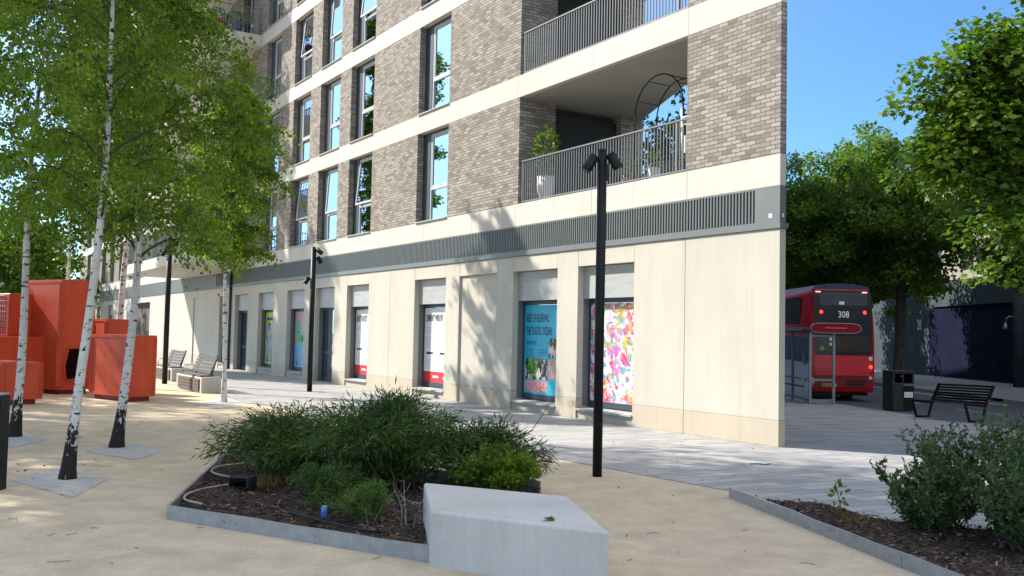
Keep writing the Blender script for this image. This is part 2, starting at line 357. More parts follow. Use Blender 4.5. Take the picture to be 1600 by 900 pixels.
def thing(name, label, cat, loc=(0, 0, 0), rz=0, group=None):
    o = bpy.data.objects.new(name, None); COL.objects.link(o); o.location = loc; o.rotation_euler = (0, 0, rz); o.empty_display_size = .2
    o['label'] = label; o['category'] = cat
    if group: o['group'] = group
    return o
def tag(o, label, cat, group=None):
    o['label'] = label; o['category'] = cat
    if group: o['group'] = group
    return o
def struct(o, kind='structure'): o['kind'] = kind; return o
def facade_thing(name, label, cat, s=0, o=0, z=0, group=None): return thing(name, label, cat, W(s, o, z), BROT, group)
def copy_tree(o, parent=None):
    c = o.copy(); COL.objects.link(c)
    if parent: c.parent = parent
    for ch in list(o.children): copy_tree(ch, c)
    return c

# ------------------------------------------------------------------ leaves
LEAF_DIAMOND = np.array([(0, 0, 0), (.42, .42, .04), (0, 1, -.05), (-.42, .42, .04)])
LEAF_BLADE = np.array([(0, 0, 0), (.065, .45, .02), (0, 1, -.14), (-.065, .45, .02)])
LEAF_OVAL = np.array([(0, 0, 0), (.2, .25, .02), (.24, .6, .02), (0, 1, -.04), (-.24, .6, .02), (-.2, .25, .02)])
_st = [(0, 0), (.22, .06), (.52, .08), (.36, .30), (.62, .58), (.28, .58), (0, 1), (-.28, .58), (-.62, .58), (-.36, .30), (-.52, .08), (-.22, .06)]
LEAF_LOBED = np.array([(x, y, -.12 * abs(x)) for x, y in _st])
def leaves(name, P, D, size, shape, mat, parent=None, roll=None, jitter=.35):
    """P points, D growth directions; one small face per leaf"""
    P = np.asarray(P, float); D = np.asarray(D, float); n = len(P)
    D = D / (np.linalg.norm(D, axis=1, keepdims=True) + 1e-9)
    D = D + rng.normal(0, jitter, D.shape); D /= np.linalg.norm(D, axis=1, keepdims=True)
    A = rng.normal(0, 1, (n, 3)) if roll is None else np.asarray(roll, float) + rng.normal(0, .35, (n, 3))
    X = np.cross(D, A); X /= (np.linalg.norm(X, axis=1, keepdims=True) + 1e-9); Z = np.cross(X, D)
    S = (size * rng.uniform(.65, 1.25, n))[:, None, None]; k = len(shape)
    V = P[:, None, :] + S * (shape[None, :, 0:1] * X[:, None, :] + shape[None, :, 1:2] * D[:, None, :] + shape[None, :, 2:3] * Z[:, None, :])
    return np_mesh(name, V.reshape(-1, 3), np.arange(n * k), k, mat, parent)
#PART2
# ================================================================== THE GROUND
def sheet(name, poly_fn, x0, x1, y0, y1, step, dz, mat, kind='structure'):
    nx = max(1, int(round((x1 - x0) / step))); ny = max(1, int(round((y1 - y0) / step))); vs = []; fs = []
    for j in range(ny + 1):
        for i in range(nx + 1):
            x = x0 + (x1 - x0) * i / nx; y = y0 + (y1 - y0) * j / ny; vs.append((x, y, gz(x, y) + dz))
    for j in range(ny):
        for i in range(nx): a = j * (nx + 1) + i; fs.append((a, a + 1, a + nx + 2, a + nx + 1))
    m = MB(); m.add(vs, fs); return struct(m.build(name, mat), kind)
g = MB(); g.quad((-900, -600, -.62), (900, -600, -.62), (900, 1500, -.62), (-900, 1500, -.62)); struct(g.build('ground', 'far_ground'))
sheet('paving', None, -90, 11.08, -30, 140, 1.0, 0, 'paving')
sheet('road', None, 11.22, 19.45, -30, 160, 1.0, -.11, 'asphalt')
sheet('far_pavement', None, 19.58, 60, -30, 160, 1.0, 0, 'kerb_stone')
for nm, xa, xb in (('kerb', 11.08, 11.22), ('kerb', 19.45, 19.58)):
    k = MB()
    for j in range(-30, 160):
        za, zb = gz(xa, j), gz(xa, j + 1); y0 = j; y1 = j + 1
        if y0 >= 38 and (j % 3): continue
        if y0 >= 38: y1 = j + 3; zb = gz(xa, y1)
        k.add([(xa, y0, za - .4), (xb, y0, za - .4), (xb, y1, zb - .4), (xa, y1, zb - .4), (xa, y0, za + .006), (xb, y0, za + .006), (xb, y1, zb + .006), (xa, y1, zb + .006)],
              [(0, 3, 2, 1), (4, 5, 6, 7), (1, 2, 6, 5), (3, 0, 4, 7)])
    struct(k.build(nm, 'kerb_stone'))
m = MB()
for y in range(18, 90, 6):
    for xx, ww in ((15.3, .1),):
        m.quad((xx, y, gz(15, y) - .105), (xx + ww, y, gz(15, y) - .105), (xx + ww, y + 3.2, gz(15, y + 3.2) - .105), (xx, y + 3.2, gz(15, y + 3.2) - .105))
for xx in (18.2, 18.55):
    m.quad((xx, 36, -.485), (xx + .12, 36, -.485), (xx + .12, 60, -.485), (xx, 60, -.485))
struct(m.build('road_marking', 'road_paint'))

tb = [(-17, 43.5)] + [tuple(G(*p)[:2]) for p in ((283, 596), (378, 628), (840, 712), (1140, 768))]
edge_r = tuple(G(1478, 915)[:2])
tan = tb + [edge_r, (3.75, 4.5), (3.9, -12), (-60, -12), (-60, 43.5)]
m = MB(); n = len(tan); m.add([(p[0], p[1], .004) for p in tan], [tuple(range(n))[::-1]]); struct(m.build('resin_path', 'resin_gravel'))
m = MB()
for a, b in zip(tb[:-1], tb[1:]): m.bar((a[0], a[1], .0), (b[0], b[1], .0), .03, .02)
struct(m.build('path_edging', 'grey_metal'))
pits = {'birch_a': [G(20, 752), G(92, 733), G(172, 748), G(112, 779)], 'b': [G(130, 706), G(200, 690), G(258, 704), G(212, 719)],
        'c': [G(-12, 690), G(30, 676), G(78, 686), G(22, 700)], 'd': [G(305, 634), G(345, 622), G(398, 630), G(352, 640)]}
for k, p in pits.items():
    m = MB(); m.add([(v.x, v.y, .008) for v in p], [(0, 1, 2, 3)]); o = m.build('tree_pit', 'tree_pit_gravel'); struct(o)

# ================================================================== THE BUILDING
bld = thing('apartment_block', 'long brick apartment block with pale stone bands and posters in its street windows', 'building', W(0, 0, 0), BROT)
FL = [4.33 + 3.1 * k for k in range(8)]            # underside of each stone band
TOP = FL[-1] + .53
def wedge(s0, s1, inset=0.0): return [(s0, -inset), (s0, -.14 - .455 * s0 + inset), (s1, -.14 - .455 * s1 + inset), (s1, -inset)]
GAP = .004
# street level -------------------------------------------------------
OPEN = [(3.75, 5.63, 'win'), (6.40, 8.24, 'win'), (8.98, 10.86, 'blank'), (11.60, 13.45, 'win'), (16.63, 18.38, 'win'), (19.47, 21.22, 'door'), (22.33, 24.18, 'win'),
        (25.77, 27.67, 'win'), (29.08, 30.95, 'door'), (32.1, 33.4, 'win'), (35.75, 38.1, 'blank'), (48.2, 53.8, 'brick'), (56.6, 58.2, 'win'), (60.4, 62, 'win'), (65, 66.6, 'win'), (70, 71.6, 'win')]
JOINTS = [2.28, 15.09, 22.6, 41.05, 44.5]
stone_m = MB()
def plinth_piece(fn):
    m = MB(); fn(m); m.build('plinth', 'plinth_stone', bld, bevel=.004)
stone_m.prism(wedge(0, 2.28 - GAP), .432, 3.61)
plinth_piece(lambda m: m.prism([(-.006, .006), (-.006, -.146), (2.28 - GAP, -1.18), (2.28 - GAP, .006)], 0, .428))
edges = [2.28] + [e for a, b, _ in OPEN for e in (a, b)] + [76]
for a, b in zip(edges[0::2], edges[1::2]):
    cuts = [a] + [j for j in JOINTS if a < j < b] + [b]
    for c, d in zip(cuts[:-1], cuts[1:]):
        c2 = c + (GAP if c in JOINTS else 0); d2 = d - (GAP if d in JOINTS else 0)
        stone_m.box((c2, -.40, .432), (d2, 0, 3.61)); plinth_piece(lambda m: m.box((c2, -.40, 0), (d2, .006, .428)))
for a, b, k in OPEN:
    if k == 'blank':
        stone_m.box((a + .002, -.4, .432), (b - .002, -.055, 3.245)); plinth_piece(lambda m: m.box((a + .002, -.4, 0), (b - .002, -.05, .428)))
    stone_m.box((a + GAP, -.4, 3.25), (b - GAP, -.002, 3.608))
stone_m.build('stone_wall', 'limestone', bld, bevel=.004)
m = MB()
for a, b, k in OPEN:
    if k == 'brick': m.box((a, -.4, 0), (b, -.25, 3.25))
m.build('brick_panel', 'dark_brick', bld)
for a, b, k in OPEN:
    if k not in ('win', 'door'): continue
    nm = 'shop_window' if k == 'win' else 'glazed_door'
    zb = .26 if k == 'win' else .02
    f = MB()
    for s in (a + .012, b - .06): f.box((s, -.36, zb), (s + .048, -.30, 2.55))
    f.box((a + .06, -.36, 2.47), (b - .06, -.30, 2.55)); f.box((a + .06, -.36, zb), (b - .06, -.30, zb + .12))
    if k == 'door':
        mid = a + .62; f.box((mid, -.36, zb + .12), (mid + .08, -.30, 2.47)); f.box((mid + .08, -.355, .95), (b - .06, -.305, 1.05))
    o = f.build(nm, 'slate_blue', bld)
    p = MB(); p.quad((a + .06, -.335, zb + .12), (b - .06, -.335, zb + .12), (b - .06, -.335, 2.47), (a + .06, -.335, 2.47)); p.build('pane', 'pane_glass', o)
    p = MB(); p.box((a + .004, -.40, 2.56), (b - .004, -.15, 3.24)); p.build('spandrel_panel', 'spandrel_metal', o, bevel=.004)
    for s in (a, b - .012): p = MB(); p.box((s + .001, -.40, .27 if k == 'win' else 0), (s + .011, -.16, 2.555)); p.build('jamb_lining', 'grey_metal', o)
    if k == 'win':
        p = MB(); p.add([(a + .003, -.4, .245), (b - .003, -.4, .245), (b - .003, .035, .215), (a + .003, .035, .215), (a + .003, -.4, .205), (b - .003, -.4, .205), (b - .003, .035, .178), (a + .003, .035, .178)],
              [(0, 1, 2, 3), (7, 6, 5, 4), (3, 2, 6, 7), (0, 3, 7, 4), (1, 5, 6, 2)]); p.build('sill', 'grey_stone', o)
        p = MB(); p.box((a + .003, -.4, 0), (b - .003, -.03, .2)); p.build('apron', 'plinth_stone', o)
    else:
        p = MB(); p.tube([(a + .78, -.27, .8), (a + .78, -.24, .85), (a + .78, -.24, 1.5), (a + .78, -.27, 1.55)], .016, 8); p.build('handle', 'rail_metal', o)
# louvre --------------------------------------------------------------
m = MB(); m.prism(wedge(.02, 8.6, .045), 3.70, 4.325); m.box((8.6, -.45, 3.70), (76, -.045, 4.325)); m.build('louvre_backing', 'louvre_back', bld)
m = MB(); s = .60
while s < 34:
    m.box((s, -.044, 3.74), (s + .032, .004, 4.30)); s += .0772
m.build('louvre', 'grey_metal', bld)
m = MB()
m.box((.56, -.044, 3.70), (76, .002, 3.74)); m.box((.56, -.044, 4.30), (76, .002, 4.328)); m.box((34.1, -.044, 3.74), (76, 0, 4.3))
m.prism([(.0, .004), (.0, -.142), (.56, -.39), (.56, .004)], 3.70, 4.328)
m.prism([(-.03, .03), (-.03, -.17), (2, -1.09), (2, .03)], 3.614, 3.698); m.box((2, -.4, 3.614), (76, .03, 3.698)); m.build('louvre_frame', 'grey_metal', bld)
m = MB(); m.box((.17, .005, 3.80), (.24, .008, 3.87)); m.box((-.004, -.09, 3.80), (-.001, -.05, 3.86)); m.build('sticker', 'paper_white', bld)
# stone bands ------------------------------------------------------------
m = MB(); BJ = [0, 2.26, 5.2, 8.2, 10.3, 13.0, 16.0, 19.0, 22.0, 25.0, 28.3] + [28.3 + 3 * i for i in range(1, 16)] + [76]
for z in FL:
    m.prism([(0, 0), (0, -.14), (2.26 - GAP, -1.165), (2.26 - GAP, 0)], z, z + .53)
    for a, b in zip(BJ[1:-1], BJ[2:]): m.box((a, -.12, z), (b - GAP, 0, z + .53))
    m.prism(wedge(2.26, 8.6, .122)[0:1] + [(2.26, -1.17), (8.6, -4.05), (8.6, -.122)], z + .001, z + .529)
    m.box((8.6, -.6, z + .001), (76, -.122, z + .529))
m.build('stone_band', 'limestone_band', bld, bevel=.004)
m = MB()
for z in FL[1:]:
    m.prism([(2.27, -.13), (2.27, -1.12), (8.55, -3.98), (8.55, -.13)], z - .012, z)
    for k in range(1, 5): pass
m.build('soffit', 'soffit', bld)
# brick --------------------------------------------------------------
WIN = [(11.65, 13.5), (16.66, 18.52), (19.47, 21.3), (22.3, 24.14), (25.75, 27.58)] + [(29.6 + 3.4 * i, 31.2 + 3.4 * i) for i in range(13)]
br_edges = [8.1] + [e for w in WIN for e in w] + [76]
def brick_piece(fn):
    m = MB()
    for z in FL[:-1]: fn(m, z + .53, z + 3.1)
    m.build('brick_pier', 'brick', bld)
brick_piece(lambda m, z0, z1: m.prism([(0, 0), (0, -.14), (2.28, -1.17), (2.28, 0)], z0, z1))
for a, b in zip(br_edges[0::2], br_edges[1::2]): brick_piece(lambda m, z0, z1: m.box((a, -.42, z0), (b, 0, z1)))
brick_piece(lambda m, z0, z1: m.box((8.1, -1.05, z0), (8.5, -.42, z1))); brick_piece(lambda m, z0, z1: m.box((8.1, -3.82, z0), (8.5, -3.1, z1)))
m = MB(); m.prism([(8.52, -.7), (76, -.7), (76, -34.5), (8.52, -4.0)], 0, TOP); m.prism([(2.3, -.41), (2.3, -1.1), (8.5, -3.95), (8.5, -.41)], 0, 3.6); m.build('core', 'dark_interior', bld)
m = MB(); m.prism([(0, 0), (0, -.14), (76, -34.7), (76, 0)], TOP, TOP + .3); m.build('roof', 'grey_stone', bld)
m = MB()
for z in FL[:6]: m.box((8.3, -3.09, z + .54), (8.34, -1.06, z + 2.9))
m.build('balcony_glazing', 'louvre_back', bld)
# windows --------------------------------------------------------------
opened = {(0, 1), (0, 2), (0, 3), (2, 1), (2, 2), (2, 3), (1, 4)}
cur_opts = ['curtain_white', 'curtain_white', 'blind_grey', 'curtain_green']
cur_pick = {(0, 1): 'curtain_green', (0, 2): 'curtain_green', (1, 1): 'curtain_white', (2, 1): 'curtain_white', (2, 2): 'curtain_white', (2, 3): 'curtain_white', (0, 3): 'curtain_white', (1, 3): 'curtain_green', (2, 4): 'curtain_green'}
wr = random.Random(3)
for k, z in enumerate(FL[:-1]):
    z0, z1 = z + .53, z + 3.1
    for ci, (a, b) in enumerate(WIN):
        if ci > 4 and (k > 6 or ci > 14): continue
        if ci <= 4 and k > 4: continue
        f = MB(); pa = b - .46                              # fixed panel at the far side of the opening, then the frame
        fa = a + .01
        for s in (fa, pa - .06): f.box((s, -.27, z0 + .03), (s + .06, -.20, z1 - .06))
        f.box((fa + .06, -.27, z0 + .03), (pa - .06, -.20, z0 + .09)); f.box((fa + .06, -.27, z1 - .12), (pa - .06, -.20, z1 - .06)); tr = z0 + .92
        f.box((fa + .06, -.27, tr), (pa - .06, -.195, tr + .07))
        o = f.build('window', 'frame_grey', bld)
        p = MB(); p.box((pa + .001, -.30, z0 + .001), (b - .002, -.19, z1 - .001)); p.box((fa, -.3, z1 - .058), (pa, -.18, z1 - .002)); p.build('side_panel', 'slate_blue', o)
        p = MB(); p.box((a + .003, -.3, z0 + .002), (b - .003, .045, z0 + .027)); p.build('sill', 'frame_grey', o)
        p = MB(); p.quad((fa + .06, -.235, z0 + .09), (pa - .06, -.235, z0 + .09), (pa - .06, -.235, tr), (fa + .06, -.235, tr)); p.build('pane', 'pane_glass', o)
        h = z1 - .12 - tr - .07
        p = MB(); w_ = pa - .06 - fa - .06
        for x in (0, w_ - .05): p.box((x, -.025, -h), (x + .05, .025, 0))
        p.box((.05, -.025, -.05), (w_ - .05, .025, 0)); p.box((.05, -.025, -h), (w_ - .05, .025, -h + .06))
        sa = p.build('sash', 'frame_grey', o); sa.location = (fa + .06, -.20 if (k, ci) in opened else -.232, z1 - .12)
        q = MB(); q.quad((.05, 0, -h + .06), (w_ - .05, 0, -h + .06), (w_ - .05, 0, -.05), (.05, 0, -.05)); gl = q.build('pane', 'pane_glass', o)
        gl.location = sa.location
        if (k, ci) in opened:
            sa.rotation_euler = (R(3.5 + 2 * (ci % 2)), 0, 0); gl.rotation_euler = sa.rotation_euler
        cm = cur_pick.get((k, ci)) or wr.choice(cur_opts)
        q = MB(); n = 24; c0, c1 = (fa + .03, fa + .03 + (pa - fa) * wr.choice((.35, .55, .9))); zz0 = z0 + .05; vs = []
        if (k, ci) in cur_pick: c1 = pa - .05
        for i in range(n + 1):
            t = i / n; y = -.36 + .03 * math.sin(t * 40); vs += [(c0 + (c1 - c0) * t, y, zz0), (c0 + (c1 - c0) * t, y, z1 - .1)]
        q.smooth = True; q.add(vs, [(2 * i, 2 * i + 2, 2 * i + 3, 2 * i + 1) for i in range(n)]); q.build('curtain', cm, o)
# corner balconies ---------------------------------------------------------------
for z in FL[:5]:
    m = MB(); za, zt = z + .56, z + 1.56
    m.box((2.3, -.09, zt - .03), (8.08, -.04, zt)); m.box((2.3, -.08, za), (8.08, -.05, za + .03)); s = 2.34
    while s < 8.08: m.box((s, -.075, za), (s + .018, -.055, zt)); s += .092
    for s, o1 in ((2.6, 0), (8.0, 0)): m.box((s, -.10, z + .53), (s + .05, -.05, zt))
    p0 = Vector((2.5, -1.16, 0)); p1 = Vector((8.0, -3.66, 0))
    m.bar(p0 + Vector((0, 0, zt)), p1 + Vector((0, 0, zt)), .05, .03)
    for i in range(60): q = p0.lerp(p1, i / 59); m.bar(q + Vector((0, 0, za - .03)), q + Vector((0, 0, zt)), .014)
    m.build('balcony_railing', 'rail_metal', bld)
# projecting balconies beside the birches -------------------------------------------
sl, rl = MB(), MB()
for z in FL[:7]:
    poly = [(28.4, .002), (28.4, 2.05)] + [(29.3 - .9 * math.cos(t), 2.05 + .9 * math.sin(t)) for t in [i * math.pi / 16 for i in range(1, 9)]] + [(41, 2.95), (41, .002)]
    sl.prism(poly, z + .03, z + .5); zt = z + 1.6
    path = [Vector((p[0] + (.06 if i < 6 else 0), p[1] - (.06 if i > 3 else 0), 0)) for i, p in enumerate(poly[:-1])]; path[0].y = .05
    for a, b in zip(path[:-1], path[1:]):
        rl.bar(a + Vector((0, 0, zt)), b + Vector((0, 0, zt)), .05, .03); nn = max(1, int((b - a).length / .11))
        for i in range(nn): q = a.lerp(b, i / nn); rl.bar(q + Vector((0, 0, z + .5)), q + Vector((0, 0, zt)), .016)
sl.build('projecting_balcony', 'limestone_band', bld, bevel=.01); rl.build('projecting_railing', 'rail_metal', bld)
m = MB(); m.tube([(31.5, .06, 0), (31.5, .06, 4.3)], .055, 10)
for z in (.3, 1.2, 2.4, 3.5): m.tube([(31.5, .06, z), (31.5, .06, z + .06)], .07, 10)
m.build('drainpipe', 'slate_blue', bld)

# ---- posters in the street windows
UX, UY = (-1, 0, 0), (0, 0, 1)
def poster(s0, s1, label, mat, z0=.385, z1=2.46):
    t = facade_thing('window_poster', label, 'poster', s0, -.325, z0, 'printed posters filling the street windows')
    m = MB(); m.box((.065, 0, 0), (s1 - s0 - .065, .004, z1 - z0)); m.build('sheet', mat, t); return t, s1 - s0
def blk(par, name, mat, w, x, z, ww, hh, d=.006):
    """rectangle on a poster: x from its left edge as seen from the street"""
    m = MB(); m.box((w - .065 - x, .0045, z), (w - .065 - x - ww, d, z + hh)); return m.build(name, mat, par)
def lines(m, w, x, z, ww, n, dz, h=.012):
    for i in range(n): m.box((w - .065 - x, .0045, z - i * dz), (w - .065 - x - ww * (1 if i % 4 != 3 else .6), .006, z - i * dz + h))
t, w = poster(3.75, 5.63, 'pink, yellow and turquoise abstract collage poster filling the window nearest the corner', 'poster_collage')
t, w = poster(6.40, 8.24, 'turquoise poster about a plastic ocean with three photographs below its text', 'poster_cyan')
m = MB(); m.text('REEF OF RENEWAL:', .27, (w - .065 - .07, .0045, 1.68), UX, UY, .002, .41); m.text('THE PLASTIC OCEAN', .27, (w - .065 - .07, .0045, 1.38), UX, UY, .002, .41); m.build('heading', 'ink_navy', t)
m = MB(); lines(m, w, .07, 1.20, .45, 2, .05, .025); lines(m, w, .07, 1.02, .90, 9, .052, .012); m.build('text_lines', 'ink_navy', t)
blk(t, 'photo', 'photo_people', w, 1.02, .86, .60, .44); blk(t, 'photo', 'photo_people', w, .06, .34, .92, .48); blk(t, 'photo', 'photo_flowers', w, .06, .05, .92, .26); blk(t, 'photo', 'photo_skin', w, 1.02, .36, .60, .46)
m = MB()
for i in range(60):
    a = rng.uniform(0, 6.28); r_ = rng.uniform(0, 1) ** .5; cx = w - .065 - .36 + math.cos(a) * r_ * .18; cz = .60 + math.sin(a) * r_ * .2; d = .05
    m.add([(cx - d, .0075, cz), (cx, .0075, cz - d), (cx + d, .0075, cz), (cx, .0075, cz + d)], [(3, 2, 1, 0)])
m.build('plant_picture', 'photo_green', t)
for (a, b), head, lab in (((11.60, 13.45), 'COMMUNITY WINDOWS', 'white poster headed community windows with a red foot'), ((16.63, 18.38), 'ABOUT THE ARTISTS', 'white poster headed about the artists with a red foot')):
    t, w = poster(a, b, lab, 'poster_white'); blk(t, 'foot', 'poster_red', w, .0, .0, w - .13, .30)
    m = MB(); m.text(head, .27, (w - .065 - .06, .0045, 1.70), UX, UY, .002, .33); m.build('heading', 'ink_black', t)
    m = MB(); lines(m, w, .08, 1.52, 1.45, 3, .06, .01); lines(m, w, .08, 1.25, 1.45, 6, .055, .01)
    lines(m, w, .08, .62, .55, 5, .055, .008); lines(m, w, .9, .62, .6, 5, .055, .008); m.build('text_lines', 'ink_grey', t)
    m = MB(); m.box((w - .2, .0045, .78), (w - .6, .006, .84)); m.build('subheading', 'ink_black', t); m = MB(); m.box((w - 1.0, .0045, .78), (w - 1.35, .006, .84)); m.build('subheading', 'ink_black', t)
    m = MB(); m.box((w - .62, .007, .13), (w - .95, .008, .19)); m.box((w - 1.2, .007, .12), (w - 1.55, .008, .15)); m.box((w - 1.25, .007, .17), (w - 1.5, .008, .2)); m.build('foot_marks', 'paper_white', t)
t, w = poster(22.33, 24.18, 'pale pink and blue poster with green splash and text', 'poster_pink'); blk(t, 'blue_field', 'poster_blue', w, 0, 0, w - .13, .85)
m = MB()
for x, z, r_ in ((.35, 1.45, .2), (.45, 1.15, .22), (.8, 1.0, .25), (1.05, 1.05, .24), (.4, 1.7, .14)): m.add([(w - .065 - x - r_ * math.cos(a) * 1.2, .007, z + r_ * math.sin(a)) for a in [k * .4488 for k in range(14)]], [tuple(range(14))])
m.build('green_splash', 'poster_green', t); blk(t, 'photo', 'photo_figure', w, .25, .08, .35, .35, .008)
m = MB(); lines(m, w, .7, .7, .9, 9, .06, .014); m.build('text_lines', 'paper_white', t)
t, w = poster(25.77, 27.67, 'lime green poster with a tall dark photograph of a figure', 'poster_lime'); blk(t, 'photo', 'photo_figure', w, .1, .08, 1.35, 1.55)
m = MB(); m.text('EVERYTHING', .22, (w - .065 - .1, .0045, 1.75), UX, UY, .002, .8); m.build('heading', 'ink_black', t) if False else None
m = MB(); m.box((w - .18, .0045, 1.75), (w - 1.65, .006, 1.88)); m.box((w - .18, .0045, 1.65), (w - .6, .006, 1.69)); m.build('heading', 'ink_navy', t)

# ---- things on the corner balcony
t = facade_thing('garden_arch', 'thin dark metal garden arch standing on the corner balcony', 'garden arch', 3.9, -1.0, FL[0] + .53)
m = MB(); pr = []
for oy in (-.3, .3):
    pth = [(-.75, oy, 0), (-.75, oy, 1.55)] + [(-.75 * math.cos(a), oy, 1.55 + .75 * math.sin(a)) for a in [k * math.pi / 14 for k in range(1, 14)]] + [(.75, oy, 1.55), (.75, oy, 0)]
    m.tube(pth, .014, 6); pr.append(pth)
for a, b in list(zip(*pr))[1::3]: m.tube([a, b], .01, 5)
m.build('arch_frame', 'black_metal', t)
def leafy(par, c, rx, rz, n, size, mat, shape=LEAF_OVAL, name='foliage'):
    P = rng.normal(0, 1, (n, 3)); P /= np.linalg.norm(P, axis=1, keepdims=True); P *= rng.uniform(.3, 1, (n, 1)) ** .5
    D = P * (1, 1, 1) + (0, 0, .3); return leaves(name, P * (rx, rx, rz) + np.array(c), D, size, shape, mat, par)
def pot_plant(name, label, loc, r, h, pot, lc, lr, lz, n, size, mat, rz=BROT, group='pots on the balconies', shape=LEAF_OVAL):
    t = thing(name, label, 'potted plant', loc, rz, group); m = MB(); m.tube([(0, 0, 0), (0, 0, h), (0, 0, h - .02)], [r * .75, r, r * .9], 12); m.build('pot', pot, t)
    leafy(t, (0, 0, lc), lr, lz, n, size, mat, shape); m = MB(); m.tube([(0, 0, h - .03), (0, 0, lc)], .012, 5); m.build('stem', 'shrub_stem', t); return t
zB = FL[0] + .53
pot_plant('balcony_shrub', 'tall bright green shrub in a white tub at the far end of the corner balcony', W(7.55, -.42, zB), .22, .62, 'white_paint', 1.3, .3, .55, 420, .09, 'box_leaf')
t = pot_plant('balcony_plant', 'small yellow green plant in a pale pot behind the corner balcony railing', W(3.6, -.35, zB), .13, .28, 'white_paint', .42, .18, .18, 150, .06, 'box_leaf')
t = pot_plant('balcony_plant', 'small green plant in a terracotta pot behind the corner balcony railing', W(4.5, -.4, zB), .13, .25, 'terracotta', .42, .2, .2, 150, .06, 'oval_leaf')
t = pot_plant('balcony_plant', 'low bushy plant in a blue pot near the brick pier of the corner balcony', W(2.9, -.45, zB), .15, .3, 'blue_pot', .42, .2, .16, 150, .06, 'oval_leaf')
t = facade_thing('folded_chair', 'white folding chair leaning on the corner balcony railing', 'chair', 2.62, -.2, zB)
m = MB(); m.tube([(0, .0, 0), (0, .02, 1.28), (-.3, .02, 1.28), (-.3, 0, 0)], .018, 6); m.tube([(0, .02, 1.1), (-.3, .02, 1.1)], .014, 6); m.tube([(0, .02, .95), (-.3, .02, .95)], .014, 6); m.build('frame', 'white_paint', t)
m = MB(); m.box((-.28, -.03, .42), (-.02, .0, .75)); m.build('seat', 'white_paint', t)
# ---- things on the projecting balconies (only the level seen above the birches)
zB = FL[3] + .5
for i, (o_, lab, pot, r, n, mt) in enumerate(((.5, 'pale grassy plant in a black pot by the wall on the upper left balcony', 'black_plastic', .16, 160, 'box_leaf'), (1.0, 'leafy plant in a broad dark blue tub on the upper left balcony', 'blue_pot', .3, 220, 'oval_leaf'),
                                        (1.75, 'bushy plant in a red tub on the upper left balcony', 'sign_red', .26, 220, 'shrub_leaf'), (2.35, 'young plant in a terracotta pot at the rounded corner of the upper left balcony', 'terracotta', .15, 160, 'oval_leaf'))):
    pot_plant('balcony_plant', lab, W(28.85, o_, zB), r, .42, pot, .7, .28, .3, n, .09, mt)
t = facade_thing('deck_chair', 'white slung deck chair on the upper left balcony', 'chair', 29.0, 2.0, zB)
m = MB()
for x in (-.22, .22): m.bar((x, -.35, 0), (x, .35, 1.0), .03); m.bar((x, .3, 0), (x, -.15, .55), .03)
m.build('frame', 'timber_brown', t); m = MB(); m.add([(-.2, -.2, .3), (.2, -.2, .3), (.2, .33, .98), (-.2, .33, .98), (-.2, 0, .42), (.2, 0, .42)], [(0, 1, 5, 4), (4, 5, 2, 3)]); m.build('sling', 'white_paint', t)
#PART3
# ================================================================== STREET FURNITURE
def lamp_post(label, loc, H, heads, rad=.058, group='black lamp posts with spot heads'):
    t = thing('lamp_post', label, 'street lamp', loc, 0, group)
    m = MB(); m.tube([(0, 0, 0), (0, 0, H)], rad, 16); m.tube([(0, 0, H), (0, 0, H + .02)], rad * .8, 16); m.build('pole', 'black_metal', t)
    for (ang, z, tilt) in heads:
        d = Vector((math.cos(R(ang)), math.sin(R(ang)), 0)); c = d * (rad + .095) + Vector((0, 0, z)); ax = (d * math.sin(R(tilt)) + Vector((0, 0, -math.cos(R(tilt))))).normalized()
        m = MB(); m.tube([c - ax * .11, c - ax * .108, c + ax * .09, c + ax * .11, c + ax * .102], [.045, .064, .067, .067, .058], 18)
        m.bar(d * rad * .5 + Vector((0, 0, z + .05)), c + Vector((0, 0, .05)), .05, .05); h = m.build('spot_head', 'black_metal', t)
        m = MB(); m.tube([c + ax * .100, c + ax * .106], .056, 18); m.build('lens', 'lamp_white', h)
    return t
lamp_post('black lamp post in front of the collage poster with three spot heads', G(933, 745), 4.10, [(188, 3.94, 32), (-8, 3.97, 30), (80, 3.86, 20)], .060)
lamp_post('black lamp post behind the planted bed, beside the pink and blue poster', G(483.5, 612), 4.15, [(-12, 4.05, 50), (15, 3.8, 30), (190, 3.2, 30)], .075)
lamp_post('black lamp post behind the timber benches, rising out of the birch foliage', G(257, 600), 4.6, [(0, 4.4, 40), (180, 4.1, 35)], .08)
t = thing('bollard', 'black square bollard with a pale cap at the left edge of the path', 'bollard', G(-20, 766))
m = MB(); m.box((-.04, -.10, 0), (.15, .1, 1.0)); m.build('post', 'black_metal', t, bevel=.006); m = MB(); m.box((-.035, -.095, 1.002), (.145, .095, 1.02)); m.build('cap', 'galvanised', t)

